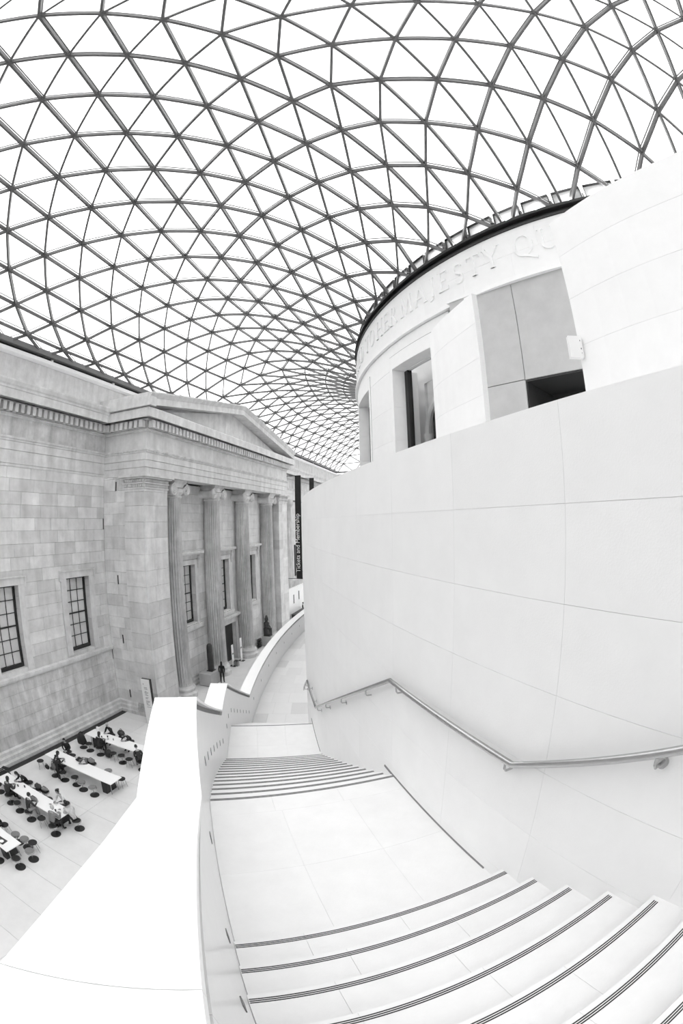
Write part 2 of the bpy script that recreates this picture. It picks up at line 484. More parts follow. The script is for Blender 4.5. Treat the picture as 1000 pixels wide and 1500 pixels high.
# base course of side wall and back wall
MB().sweep([((XE, PY0, 0), (0, -1)), ((-18.2, PY0, 0), (0, -1))], [(-.2, 0)] + [(q*.8, z) for q, z in P_BASE] + [(-.2, .78)]).obj('plinth_course', M_STONE_D, po)
for ya, yb in ((23.4, 31.2), (34.9, 42.4)):
    MB().sweep([((PXB, ya, 0), (1, 0)), ((PXB, yb, 0), (1, 0))], [(-.2, 0)] + [(q*.7, z) for q, z in P_BASE] + [(-.2, .78)]).obj('plinth_course', M_STONE_D, po)
# entablature around the portico: path side -> front -> side
def ent(name, prof, m=M_STONE_L, back=-1.4):
    path = [((XE, PY0, 0), (0, -1)), ((PX, PY0, 0), (1, -1)), ((PX, PY1, 0), (1, 1)), ((XE, PY1, 0), (0, 1))]
    return MB().sweep(path, [(-1.2, prof[0][1])] + prof + [(-1.2, prof[-1][1])]).obj(name, m, po)
ent('architrave', [(.02, 14.92), (.02, 15.35), (.0, 15.355), (.0, 15.375), (.05, 15.38), (.05, 15.78), (.03, 15.785), (.03, 15.8), (.08, 15.81), (.08, 16.2), (.13, 16.25), (.13, 16.3), (.19, 16.36), (.21, 16.45)])
ent('frieze', [(.02, 16.46), (.02, 17.46)], M_STONE)
ent('bed_mould', P_BED); ent('cornice', [(.3, 18.28), (.66, 18.28), (.66, 18.18), (.72, 18.18), (.72, 18.7), (.66, 18.76), (.02, 18.8)])
def dent_row(p0, p1, out, n, name='dentil'):
    p0, p1 = Vector(p0), Vector(p1); d = (p1-p0)/n; u = d.normalized(); o2 = Vector(out)
    mb = MB(); w = u*.24
    mb.prism([Vector((0,0,0)), w, w+o2*.36, o2*.36], (0, 0, .42))
    me = mb.mesh('dentil', M_STONE_L)
    for k in range(n):
        o = link(name, me, po); o.location = p0 + d*(k+.2)
dent_row((XE+.4, PY0-.15, 17.66), (PX+.1, PY0-.15, 17.66), (0, -1, 0), 8)
dent_row((PX+.15, PY0-.1, 17.66), (PX+.15, PY1+.1, 17.66), (1, 0, 0), 58)
tb = MB()
for k in range(100): yy = PY0 + k*.243; tb.ball((PX+.15, yy, 16.33), (.05, .05, .05), 6, 4)
for k in range(14): xx = XE + k*.25; tb.ball((xx, PY0-.15, 16.33), (.05, .05, .05), 6, 4)
o = tb.obj('bead_moulding', M_STONE_L, po)
# pediment
YC = (PY0+PY1)/2
za, zb = 18.8, 21.4
ye0, ye1 = PY0-.75, PY1+.75
MB().prism([(PX-.9, ye0+1.2, za), (PX-.9, ye1-1.2, za), (PX-.9, YC, zb-.35)], (.55, 0, 0)).obj('tympanum', M_STONE, po)
for s, yE in ((1, ye0), (-1, ye1)):
    dx, dz = YC - yE, zb - za - .0
    L = math.hypot(dx, dz)
    ux, uz = dx/L, (zb-.55-18.82)/L
    prof = [(-.3, .1), (.55, .1), (.55, .02), (.66, .02), (.66, .42), (.7, .46), (.76, .56), (.86, .7), (.86, .78), (-3.4, .82), (-3.4, 0)]
    mb = MB(); vs = []
    for (yy, zz) in ((yE, 18.82), (YC, 20.9)):
        for a, z in prof: vs.append((PX+a, yy, zz+z))
    n = len(prof)
    mb.add(vs, [tuple(range(n))[::-1], tuple(range(n, 2*n))] + [(k, (k+1) % n, n+(k+1) % n, n+k) for k in range(n)])
    mb.obj('raking_cornice', M_STONE_L, po)
MB().prism([(-20.0, ye0+.4, 18.8), (-20.0, ye1-.4, 18.8), (-20.0, YC, 21.3)], (3.0, 0, 0)).obj('portico_roof', M_STONE, po)
# block at the left end of the gable
b = MB(); b.box(-19.6, PX+.86, ye0-.1, ye0+.5, 18.8, 19.35); b.box(-19.5, PX+.6, ye0-.02, ye0+.9, 19.35, 19.62); b.obj('gable_block', M_STONE_L, po)
# columns
def make_column():
    root = empty('column', (0, 0, 0))
    b = MB(); b.lathe([(.98, 0), (.98, .2), (1.0, .24), (1.0, .36), (.92, .42), (.84, .46), (.82, .54), (.86, .58), (.9, .64), (.9, .72), (.84, .78), (.78, .8), (.76, .9)], n=40)
    b.obj('column_base', M_STONE_L, root, False)
    b = MB(); nf = 24; sub = 4; vs = []; fs = []
    levels = [(.9, .74), (1.1, .7), (5, .69), (9, .655), (13.2, .6), (13.75, .6)]
    for z, r in levels:
        for k in range(nf*sub):
            a = 2*PI*k/(nf*sub); ph = k % sub
            rr = r*(1.0 if ph == 0 else (.925 if ph in (1, 3) else .895))
            if z < 1 or z > 13.7: rr = r
            vs.append((rr*math.cos(a), rr*math.sin(a), z))
    n = nf*sub
    for j in range(len(levels)-1):
        for k in range(n): fs.append((j*n+k, j*n+(k+1) % n, (j+1)*n+(k+1) % n, (j+1)*n+k))
    fs.append(tuple(range((len(levels)-1)*n, len(levels)*n)))
    b.add(vs, fs); b.obj('column_shaft', M_COL, root)
    b = MB(); b.lathe([(.61, 13.75), (.66, 13.8), (.66, 13.86), (.62, 13.9), (.78, 14.12), (.8, 14.3)], n=32)
    b.obj('echinus', M_STONE_L, root)
    cap = MB(); cap.box(-.66, .66, -.8, .8, 14.42, 14.72); cap.box(-.7, .7, -.74, .74, 14.72, 14.8); cap.box(-.76, .76, -.8, .8, 14.8, 14.92)
    for s in (-1, 1):                              # volute bolsters, axis along x
        ring = []
        for k in range(20): q = 2*PI*k/20; ring.append((s*.74 + .4*math.cos(q), 14.28 + .4*math.sin(q)))
        v = []
        for X, sc in ((-.66, 1), (-.62, 1), (-.35, .8), (0, .7), (.35, .8), (.62, 1), (.66, 1)):
            for (yy, zz) in ring: v.append((X, s*.74 + (yy-s*.74)*sc, 14.28+(zz-14.28)*sc))
        f = [tuple(range(20))[::-1], tuple(range(120, 140))]
        for j in range(6):
            for k in range(20): f.append((j*20+k, j*20+(k+1) % 20, (j+1)*20+(k+1) % 20, (j+1)*20+k))
        cap.add(v, f)
    co_ = cap.obj('ionic_capital', M_STONE_L, root)
    for s in (-1, 1):                              # raised spiral on each face
        for X in (.7,):
            pts = []
            for k in range(46):
                q = k/45*2.6*2*PI; r = .38*(1-k/45*.82)
                pts.append((X, s*.74 + s*r*math.sin(q), 14.28 + r*math.cos(q)))
            MB().tube(pts, .055, 6).obj('volute', M_STONE_L, co_)
            MB().ball((X, s*.74, 14.28), .09, 8, 6).obj('volute', M_STONE_L, co_)
    e = MB()
    for k in range(7): e.ball((.72, -.36+k*.12, 14.3), (.05, .045, .09), 6, 4)
    e.obj('egg_moulding', M_STONE_L, co_)
    return root
col0 = make_column()
cols = [25.0, 30.45, 35.85, 41.45]
names = ['fluted Ionic column nearest the near corner pier of the portico', 'fluted Ionic column left of the dark doorway behind the black stele',
         'fluted Ionic column right of the dark doorway', 'fluted Ionic column beside the far corner pier of the portico']
for i, y in enumerate(cols):
    c = col0 if i == 0 else copy_tree(col0)
    c.location = (-17.38, y, 0); tag(c, names[i], 'column', 'fluted columns of the portico')
# portico windows and door
for i, a in enumerate((26.3, 31.8, 37.35)):
    sash_window('window_%d' % (i+4), PXB, a, 2.2, 4.72, 9.05, 'structure', hood=True)
dr = struct(empty('door_1', (PXB, 33.05, 0)))
b = MB(); b.box(-.44, -.4, -1.7, 1.7, 0, 3.47); b.obj('dark_opening', M_BLACK, dr)
for yy in (-1.7, .02): MB().box(-.36, -.3, yy, yy+1.68, 0, 3.42).obj('door_leaf', M_DARK, dr)
for a, b_, c, d in ((-2.2, -1.7, 0, 3.47), (1.7, 2.2, 0, 3.47), (-2.2, 2.2, 3.475, 3.9)): MB().box(0, .1, a, b_, c, d).obj('door_surround', M_STONE_L, dr)
b = MB(); b.box(0, .2, -2.3, 2.3, 3.92, 4.05); b.box(0, .42, -2.5, 2.5, 4.06, 4.28); b.obj('door_hood', M_STONE_L, dr)

# ================================================================== remaining walls of the court (beyond and behind)
struct(MB().box(53.3, 54.3, -14.9, 82.3, 0, 21.0).obj('wall_west', M_STONE))
struct(MB().box(-20.35, 53.3, -15.9, -14.9, 0, 21.0).obj('wall_north', M_STONE))
struct(MB().box(-20.35, 53.3, 82.3, 83.3, 0, 21.0).obj('wall_south', M_STONE))

# ================================================================== big curved stone wall by the stair (inner ellipse)
wi = MB()
phs = [-112 - .5*k for k in range(0, 180)] ; phs = [p for p in phs if p > -205]
wi_prof = [(-.3, 0), (-.005, 0), (-.005, 12.615), (-.3, 12.615)]
path = []
PH0, PH1 = -80.0, -205.0
k = PH0
while k >= PH1:
    x, y = ell(k); x2, y2 = ell(k, .01); d = Vector((x2-x, y2-y)).normalized(); path.append(((x, y, 0), d)); k -= .6
wis = struct(wi.sweep(path, wi_prof).obj('wall_stair', M_JOINTW))
# panel joints at equal arc, courses .54 high, stacked
joints = [-119.14]
def step_phi(ph, ds):
    n = 40; rem = abs(ds); s = 1 if ds > 0 else -1
    p = ph; x, y = ell(p)
    while rem > 0:
        q = p - s*.02; x2, y2 = ell(q); l = math.hypot(x2-x, y2-y); rem -= l; p, x, y = q, x2, y2
    return p
for k in range(36): joints.append(step_phi(joints[-1], 1.115))
pre = [-119.14]
for k in range(6): pre.append(step_phi(pre[-1], -1.2))
joints = pre[::-1][:-1] + joints
courses = [12.64, 12.07, 11.525, 10.985, 10.445, 9.905, 9.365, 8.825, 8.285, 7.745, 7.205, 6.4, 5.05]
def panel_mesh(mb, pa, pb, z0, z1, o0=-.006, o1=0.0, gap=.0012, vgap=.0006):
    n = 5; pts = []
    for k in range(n):
        p = pa + (pb-pa)*k/(n-1); x, y = ell(p); x2, y2 = ell(p, .01); d = Vector((x2-x, y2-y)).normalized(); pts.append(((x, y, 0), d))
    t0 = (Vector(pts[1][0])-Vector(pts[0][0])).normalized()*vgap; t1 = (Vector(pts[-1][0])-Vector(pts[-2][0])).normalized()*vgap
    pts[0] = (tuple(Vector(pts[0][0])+t0), pts[0][1]); pts[-1] = (tuple(Vector(pts[-1][0])-t1), pts[-1][1])
    mb.sweep(pts, [(o0, z0+gap), (o1, z0+gap), (o1, z1-gap), (o0, z1-gap)])
np_ = 0; rest = MB()
for a, b in zip(joints, joints[1:]):
    for z1, z0 in zip(courses, courses[1:]):
        if np_ < 290:
            mb = MB(); panel_mesh(mb, a, b, z0, z1); mb.obj('stone_panel', M_WHITE, wis); np_ += 1
        else: panel_mesh(rest, a, b, z0, z1)
    panel_mesh(rest, a, b, 0.0, 5.05)
o = rest.obj('lower_stone_panels', M_WHITE, wis); o['kind'] = 'stuff'
capm = MB().sweep([(p, d) for p, d in path], [(-.3, 12.6), (.0, 12.6), (.0, 12.64), (-.3, 12.64)])
# terrace behind the wall
tr = MB(); vs = []; fs = []
K = 60
for k in range(K+1):
    p = -80 - 125*k/K; a = ell(p, -.3); b_ = drum(p, 21.5)
    vs += [(a[0], a[1], 11.4), (b_[0], b_[1], 11.4)]
for k in range(K): fs.append((2*k, 2*k+1, 2*k+3, 2*k+2))
struct(tr.add(vs, fs).obj('floor_terrace', M_WHITE))

# ================================================================== staircase
# stair frames along the mid ellipse, s = arc length from the first nosing, downhill
MA, MBb = 24.72, 40.0
def mid(phi): 
    p = math.radians(phi); r = 1/math.sqrt((math.cos(p)/MA)**2 + (math.sin(p)/MBb)**2); return Vector((CX + r*math.cos(p), CY + r*math.sin(p)))
tabl = []; ph = -112.0; pp = mid(ph); s = 0
import bisect
while ph > -200:
    tabl.append((s, ph)); ph -= .05; q = mid(ph); s += (q-pp).length; pp = q
tgt = Vector((-.258, 2.02)); s0 = min(tabl, key=lambda t: (mid(t[1])-tgt).length)[0]
SS = [t[0]-s0 for t in tabl]; PHS = [t[1] for t in tabl]
def frame(s, raw=False):
    if s < 1.0 and not raw:                         # the run straightens towards the top
        p, t, l = frame(1.0); q, t2, l2 = frame(s, True); w = .66
        return (p + t*(s-1.0))*w + q*(1-w), (t*w+t2*(1-w)).normalized(), (l*w+l2*(1-w)).normalized()
    i = max(0, min(len(SS)-2, bisect.bisect(SS, s)-1)); w = (s-SS[i])/(SS[i+1]-SS[i]); ph = PHS[i] + w*(PHS[i+1]-PHS[i])
    p = mid(ph); t = (mid(ph-.05)-mid(ph+.05)).normalized(); left = Vector((t.y*-1, t.x)) * 1.0
    left = Vector((-t.y, t.x))
    c = Vector((CX, CY))
    if left.dot(p-c) < 0: left = -left
    return p, t, left                               # left = away from the drum
def P(s, lat, z): p, t, l = frame(s); q = p + l*lat; return (q.x, q.y, z)
def ribbon(mb, s0, s1, la, lb, z0, z1, n=1, zt=None):   # slab between laterals la<lb, from s0 to s1
    for k in range(n):
        a = s0+(s1-s0)*k/n; b = s0+(s1-s0)*(k+1)/n
        za = zt(a) if zt else z1; zb_ = zt(b) if zt else z1
        ba = z0 if not callable(z0) else z0(a); bb = z0 if not callable(z0) else z0(b)
        l0, l1 = (la(a), la(b)) if callable(la) else (la, la)
        m0, m1 = (lb(a), lb(b)) if callable(lb) else (lb, lb)
        mb.hexa([P(a, l0, ba), P(b, l1, bb), P(b, m1, bb), P(a, m0, ba)], [P(a, l0, za), P(b, l1, zb_), P(b, m1, zb_), P(a, m0, za)])
    return mb
HW = .985
sa = empty('staircase', P(0, 0, 0)[:2] + (0,))
tag(sa, 'white stone staircase curving down between the tall curved wall and the parapet', 'staircase')
sinv = Matrix.Translation(-sa.location)
def sobj(mb, name, m, par=sa):
    mb.v = [tuple(Vector(v) - (sa.location if par is not None else Vector())) for v in mb.v]
    return mb.obj(name, m, par)
def step(s, z, depth=.33, name='step'):
    # nosing at s, tread extends uphill (smaller s) by depth
    g = .0007
    lats = [(-HW, -.32), (-.32, .36), (.36, HW)] if int(round(s*10)) % 2 else [(-HW, -.1), (-.1, HW-.45), (HW-.45, HW)]
    mb = MB()
    for a, b in lats: ribbon(mb, s-depth, s, a+g-(.16 if a < -HW+.01 else 0), b-g, z-.16, z)
    o = sobj(mb, name, M_TREAD)
    st = MB()
    for k in range(3):
        a = s-.032-.0135*k
        ribbon(st, a-.0075, a, -HW+.012, HW-.005, z-.004, z+.0015)
    st.v = [tuple(Vector(v) - sa.location) for v in st.v]
    st.obj('nosing_strip', M_STRIP, o)
    return o
Z1, Z2, Z3 = 9.25, 7.15, 5.05
for k in range(0, 15): step(-.32*k, Z1 + .15*(k+1))
sB = 2.062
for k in range(0, 14): step(sB + .32*k, Z1 - .15*k)
sC = 8.12
for k in range(0, 14): step(sC + .32*k, Z2 - .15*k)
def landing(s0, s1, z, cuts_s, lats, m=M_TREAD, name='landing_slab', tone=None):
    ss = [s0 + (s1-s0)*c for c in cuts_s]
    for i, (a, b) in enumerate(zip(ss, ss[1:])):
        for j, (la, lb) in enumerate(zip(lats, lats[1:])):
            mb = MB(); ribbon(mb, a+.0006, b-.0006, la+.0006-(.12 if la < -HW+.01 else 0), lb-.0006, z-.12, z, n=2)
            sobj(mb, name, m)
landing(-.32+.32, sB-.33, Z1, [0, .5, 1], [-HW, -.38, .3, HW])
landing(sB+.32*13, sC-.33, Z2, [0, .5, 1], [-HW, -.3, .34, HW])
sL3 = sC+.32*13
mb = MB()
nl = 22
M_LF2 = mat('grey_landing_tile', 0.6, 0.3, var=0.02, scale=3)
rr = random.Random(2)
for i in range(nl):
    a = sL3 + 1.1*i
    off = .0 if i % 2 else .33
    for la, lb in ((-HW, -.33+off*.5), (-.33+off*.5, .33+off*.5), (.33+off*.5, HW)):
        q = MB(); ribbon(q, a+.0012, a+1.1-.0012, la+.0012-(.08 if la < -HW+.01 else 0), lb-.0012, Z3-.1, Z3, n=2)
        sobj(q, 'landing_slab', M_LF2 if rr.random() < .14 else M_LFLOOR)
# core under the flights
def zcore(s):
    if s < 0: return Z1 + .469*(-s) - .02
    if s < sB: return Z1-.13
    if s < sB+.32*13: return Z1 - .469*(s-sB) - .17
    if s < sC: return Z2-.13
    if s < sL3: return Z2 - .469*(s-sC) - .17
    return Z3-.11
mb = MB(); ribbon(mb, -5, sL3+1.1*nl, -HW-.02, HW, 0, 0, n=140, zt=lambda s: zcore(s)-.03)
sobj(mb, 'stair_core', M_WHITE)
# dark strip at the landing wall foot: gap dirt, with its shade painted in
for a, b, z in ((-.3, sB-.3, Z1), (sB+.32*13-.15, sC-.2, Z2)):
    fa, fb = [PHS[bisect.bisect(SS, q)] for q in (a, b)]
    pth = []
    for k in range(9):
        ph = fa+(fb-fa)*k/8; x, y = ell(ph); x2, y2 = ell(ph, .01); d = Vector((x2-x, y2-y)).normalized(); pth.append(((x, y, 0), d))
    sobj(MB().sweep(pth, [(-.004, z-.01), (.013, z-.01), (.013, z+.004), (-.004, z+.012)]), 'shadow_gap', M_SHADOWGAP)

# ------------------------------------------------------------------ parapet
pa = empty('stair_parapet', P(0, 1.16, 0)[:2] + (0,))
tag(pa, 'solid white parapet with broad flat coping along the open side of the stair', 'parapet')
def pobj(mb, name, m, par=None):
    mb.v = [tuple(Vector(v) - pa.location) for v in mb.v]; return mb.obj(name, m, par or pa)
K1, K2, K3, K4, K5 = .46, 2.12, 6.5, 8.05, 12.5
def ztop(s):
    if s < K1: return 10.4 + .469*(K1-s)
    if s < K2: return 10.4
    if s < K3: return 10.4 - 2.1*(s-K2)/(K3-K2)
    if s < K4: return 8.3
    if s < K5: return 8.3 - 2.1*(s-K4)/(K5-K4)
    return 6.2
cuts = [-5, -3.2, -1.45, K1, K2, 3.6, 5.1, K3, K4, 9.6, 11.1, K5] + [K5+1.9*k for k in range(1, 13)]
LI, LO = .965, 1.365
for a, b in zip(cuts, cuts[1:]):
    mb = MB(); n = max(2, int((b-a)/.4))
    ribbon(mb, a+.0015, b-.0015, lambda s: LI+.012*max(0, min(1, K1-s)), lambda s: LO-.03*max(0, min(1, K1-s)), lambda s: ztop(s)-.035, 0, n=n, zt=ztop)
    pobj(mb, 'coping_stone', M_COPING)
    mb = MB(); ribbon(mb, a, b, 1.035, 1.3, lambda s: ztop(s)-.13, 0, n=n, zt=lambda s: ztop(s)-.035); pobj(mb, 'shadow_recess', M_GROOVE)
    mb = MB(); ribbon(mb, a+.001, b-.001, HW+.002, 1.06, lambda s: zcore(s)-.2, 0, n=n, zt=lambda s: ztop(s)-.125); pobj(mb, 'polished_panel', M_BALU)
mb = MB(); ribbon(mb, -5, cuts[-1], 1.061, 1.345, 0, 0, n=120, zt=lambda s: ztop(s)-.1305); pobj(mb, 'parapet_wall', M_WHITE)
# small step lights let into the panel
LS = [(-.95, .0), (-.3, .0), (.9, .0)] + [(sB+.35+.62*k, 0) for k in range(7)] + [(sC-.9, 0), (sC-.35, 0)] + [(sC+.3+.62*k, 0) for k in range(7)] + [(K5+.9+1.95*k, 0) for k in range(9)]
for s, _ in LS:
    if s < 0: zz = Z1 - .469*s + .5
    elif s < sB: zz = Z1+.42
    elif s < sB+4.2: zz = Z1 - .469*(s-sB) + .42
    elif s < sC: zz = Z2+.42
    elif s < sL3: zz = Z2 - .469*(s-sC) + .42
    else: zz = Z3+.62
    mb = MB(); ribbon(mb, s-.025, s+.025, HW-.004, HW+.004, zz-.05, zz+.05); l = pobj(mb, 'step_light', M_GROOVE)

# ------------------------------------------------------------------ handrail on the curved wall
hr = empty('handrail', P(0, -HW, 10.4))
tag(hr, 'brushed steel handrail bending along the tall white curved wall', 'handrail')
def rz(s):
    if s < .05: return 10.43 + .469*(.05-s)
    if s < sB-.05: return 10.43
    if s < sB+4.3: return 10.43 - 2.1*(s-sB+.05)/(4.35)
    if s < sC-.1: return 8.33
    return 8.33 - .469*(s-sC+.1)
ks = [-4+.25*k for k in range(16)] + [.05, .6, 1.1, 1.6, sB-.05] + [sB-.05+4.35*k/12 for k in range(1, 13)] + [sB+4.8, sB+5.3, sC-.1] + [sC-.1+.3*k for k in range(1, 10)]
mb = MB().tube([Vector(P(s, -HW+.085, rz(s)))-hr.location for s in ks], .024, 12); mb.obj('rail', M_CHROME, hr, True)
for s in (-2.2, -1.0, .12, 1.85, 2.75, 3.9, 5.1, 6.1, 6.9, 7.7, 8.6, 9.6):
    z = rz(s)
    mb = MB(); mb.tube([Vector(P(s, -HW+.085, z-.02))-hr.location, Vector(P(s, -HW+.085, z-.065))-hr.location, Vector(P(s, -HW+.072, z-.085))-hr.location, Vector(P(s, -HW+.004, z-.085))-hr.location], .009, 8)
    a = Vector(P(s, -HW-.03, z-.085))-hr.location; b_ = Vector(P(s, -HW+.014, z-.085))-hr.location
    mb.tube([a, b_], .034, 14)
    mb.obj('bracket', M_CHROME, hr)

# ================================================================== reading room drum
RD = 22.2
wd = struct(MB().lathe([(20.9, 0), (20.9, 11.0)], (CX, CY, 0), 96).obj('wall_drum', M_WHITE))
def arc_box(mb, p0, p1, r0, r1, z0, z1, n=None):
    n = n or max(1, int(abs(p1-p0)/1.0)+1)
    pts = []
    for k in range(n+1):
        p = p0 + (p1-p0)*k/n; a = math.radians(p); pts.append(((CX, CY, 0), (math.cos(a), math.sin(a))))
    return mb.sweep(pts, [(r0, z0), (r1, z0), (r1, z1), (r0, z1)])
g = .008
oc = [-142.7 + 18*k for k in range(-3, 3)]
PW0, PW1 = -136.5, -113.0
def inportal(a, b): return b > PW0 and a < PW1
piers = []
for c in oc:
    piers.append((c+4.75, c+18-4.75))
piers.insert(0, (oc[0]-18+4.75, oc[0]-4.75))
for (a, b) in piers:
    if a > PW0-1 and b < PW1+6 and a < PW1: 
        continue
    b2 = min(b, PW0) if a < PW0 < b else b
    for z0, z1 in zip([11, 12.5, 14, 15.5, 17, 18.73], [12.5, 14, 15.5, 17, 18.73, 18.735]):
        if z1-z0 < .1: continue
        mb = MB(); arc_box(mb, a+.01, b2-.01, 20.95, RD, z0+.003, z1-.003); mb.obj('stone_panel', M_WHITE, wd)
# reveal cheeks are the pier ends; heads over the openings up to the string course
mb_ = None
edges = [-200 + 9*k for k in range(0, 13)]
for a, b in zip(edges, edges[1:]):
    if inportal(a, b):
        a2, b2 = (a, min(b, PW0)) if a < PW0 else (max(a, PW1), b)
        if b2 - a2 < .3: continue
    else: a2, b2 = a, b
    mb = MB(); arc_box(mb, a2+g/2, b2-g/2, 21.6, RD, 18.738, 19.9); mb.obj('stone_panel', M_WHITE, wd)
# thin raised surrounds with a joint line
for c in oc:
    if abs(c+124.7) < 2: continue
    for a, b, z0, z1 in ((c-5.35, c-4.75, 11, 19.35), (c+4.75, c+5.35, 11, 19.35), (c-4.75, c+4.75, 18.74, 19.35)):
        mb = MB(); arc_box(mb, a, b, RD-.02, RD+.03, z0, z1); mb.obj('window_surround', M_WHITE, wd)
    for a, b, z0, z1 in ((c-5.38, c-5.34, 11, 19.39), (c+5.34, c+5.38, 11, 19.39), (c-5.38, c+5.38, 19.355, 19.385)):
        mb = MB(); arc_box(mb, a, b, RD-.02, RD+.006, z0, z1); mb.obj('joint_line', M_SHADOWGAP, wd)
# string course and inscription band
arc_box(MB(), -205, -90, 21.2, RD+.02, 19.9, 19.94)
mb = MB(); arc_box(mb, -205, -90, 21.2, RD+.16, 19.93, 20.02); arc_box(mb, -205, -90, 21.2, RD+.1, 20.02, 20.14); mb.obj('string_course', M_WHITE, wd)
for z0, z1, off in ((20.14, 21.16, 0), (21.16, 22.2, 3)):
    p = -206 + off
    while p < -92:
        mb = MB(); arc_box(mb, p+g/2, p+6-g/2, 21.6, RD, z0+.003, z1-.003); mb.obj('band_panel', M_WHITE, wd); p += 6
mb = MB(); arc_box(mb, -206, -92, 21.4, 21.62, 18.7, 22.2); mb.obj('band_backing', M_JOINTW, wd)
mb = MB(); arc_box(mb, -206, -92, 21.3, RD+.05, 22.21, 22.3); arc_box(mb, -206, -92, 21.3, RD-.1, 22.3, 22.5); arc_box(mb, -206, -92, 21.3, RD+.12, 22.5, 22.62); mb.obj('dark_rim', M_DARK, wd)
mb = MB(); mb.lathe([(21.35, 11), (21.35, 22.5), (20.6, 22.5), (20.6, 11)], (CX, CY, 0), 120, cap=False)
# (inside) old reading-room wall seen through the openings
for c in oc:
    if c > -120 or abs(c+124.7) < 2: continue
    mb = MB(); arc_box(mb, c-4.72, c-3.95, 21.4, 21.62, 11, 18.7); mb.obj('window_post', M_BLACK, wd)
    mb = MB(); arc_box(mb, c+3.95, c+4.72, 21.4, 21.62, 11, 18.7); mb.obj('window_post', M_BLACK, wd)
    mb = MB(); arc_box(mb, c-3.95, c+3.95, 21.48, 21.5, 11, 18.7); mb.obj('window_glass', M_WGLASS, wd)
    mb = MB(); arc_box(mb, c-9, c-6.0, 20.0, 20.35, 11, 20); arc_box(mb, c+6.0, c+9, 20.0, 20.35, 11, 20); arc_box(mb, c-6.0, c+6.0, 20.0, 20.35, 18.4, 20)
    mb.obj('old_wall', M_WHITE, wd)
    mb = MB(); arc_box(mb, c-6.0, c+6.0, 19.9, 20.0, 11, 18.4); mb.obj('arched_glazing', M_BLACK, wd)
    # arch ring and colonettes
    pts = []
    for k in range(17):
        q = PI - PI*k/16; pa_ = c + 5.5*math.cos(q); x, y = drum(pa_, 20.42); pts.append((x, y, 15.9 + 1.8*math.sin(q)))
    MB().tube(pts, .13, 8).obj('arch_moulding', M_WHITE, wd)
    sp = MB()                                      # spandrel filling above the arch
    for k in range(16):
        q0 = PI - PI*k/16; q1 = PI - PI*(k+1)/16
        p0, p1 = c+5.5*math.cos(q0), c+5.5*math.cos(q1)
        A = drum(p0, 20.3); B = drum(p1, 20.3)
        za_, zb_ = 15.9+1.8*math.sin(q0), 15.9+1.8*math.sin(q1)
        sp.prism([(A[0], A[1], za_), (B[0], B[1], zb_), (B[0], B[1], 18.4), (A[0], A[1], 18.4)], ((CX-A[0])*.004, (CY-A[1])*.004, 0))
    sp.obj('arch_spandrel', M_WHITE, wd)
    for s in (-5.5, 5.5):
        x, y = drum(c+s, 20.42)
        MB().lathe([(.11, 11), (.11, 14.9), (.18, 15.0), (.12, 15.1), (.2, 15.35), (.14, 15.45), (.22, 15.75), (.24, 15.9)], (x, y, 0), 12).obj('colonette', M_WHITE, wd)
mb = MB(); arc_box(mb, -206, -92, 21.3, 21.32, 22.2, 22.6)
# grey panelled portal
A = Vector(drum(PW0, RD-.02)); 
p1, p2 = Vector((1.66, 14.82)), Vector((2.83, 13.81))
ud = Vector((2.83+.0, 13.81)) - Vector((1.5, 14.93)); ud.normalize()
ud = Vector((.8, -.6)).normalized()
pj = Vector((2.83, 13.81)); nrm = Vector((-.6, -.8))
def pbox(mb, u0, u1, z0, z1, d0, d1):
    a = pj + ud*u0; b = pj + ud*u1
    q = [a - nrm*d1, b - nrm*d1, b - nrm*d0, a - nrm*d0]
    return mb.hexa([(v.x, v.y, z0) for v in q], [(v.x, v.y, z1) for v in q])
for u0, u1, z0, z1 in ((-2.7, -.012, 11, 16.35), (-2.7, -.012, 16.375, 20.02), (.012, 4.2, 16.36, 20.02), (4.22, 6.5, 11, 20.02)):
    mb = MB(); pbox(mb, u0, u1, z0, z1, .0, .06); mb.obj('metal_panel', M_GREYP, wd)
mb = MB(); pbox(mb, -2.8, 6.6, 20.02, 20.12, -.05, .9); mb.obj('portal_head', M_WHITE, wd)
mb = MB(); pbox(mb, -2.7, 0, 11, 20, .06, .1); pbox(mb, 0, 6.5, 16.36, 20, .06, .1); mb.obj('portal_backing', M_BLACK, wd)
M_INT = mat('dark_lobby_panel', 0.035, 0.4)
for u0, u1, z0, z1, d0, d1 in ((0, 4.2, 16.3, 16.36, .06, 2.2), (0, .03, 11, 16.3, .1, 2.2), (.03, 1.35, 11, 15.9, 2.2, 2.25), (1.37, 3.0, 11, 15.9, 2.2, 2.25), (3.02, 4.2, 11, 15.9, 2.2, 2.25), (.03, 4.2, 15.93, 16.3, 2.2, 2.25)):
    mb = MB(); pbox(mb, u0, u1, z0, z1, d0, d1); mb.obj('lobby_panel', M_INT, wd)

# inscription ------------------------------------------------------
def stroke(a, b, w): 
    a, b = Vector(a), Vector(b); d = (b-a).normalized(); n = Vector((-d.y, d.x))*w/2
    return [a-n, b-n, b+n, a+n]
TH, TN = .13, .055
def serif(x, z, w=.26): return [(x-w/2, z), (x+w/2, z), (x+w/2, z+.035 if z < .5 else z-.035), (x-w/2, z+.035 if z < .5 else z-.035)]
def arcp(cx_, cz_, rx, rz_, a0, a1, w0, w1, n=12):
    out = []
    for k in range(n):
        q0 = math.radians(a0+(a1-a0)*k/n); q1 = math.radians(a0+(a1-a0)*(k+1)/n)
        def pt(q, sgn):
            w = w0 + (w1-w0)*abs(math.sin(q)); return (cx_ + (rx+sgn*w/2)*math.cos(q), cz_ + (rz_+sgn*w/2)*math.sin(q))
        out.append([pt(q0, -1), pt(q1, -1), pt(q1, 1), pt(q0, 1)])
    return out
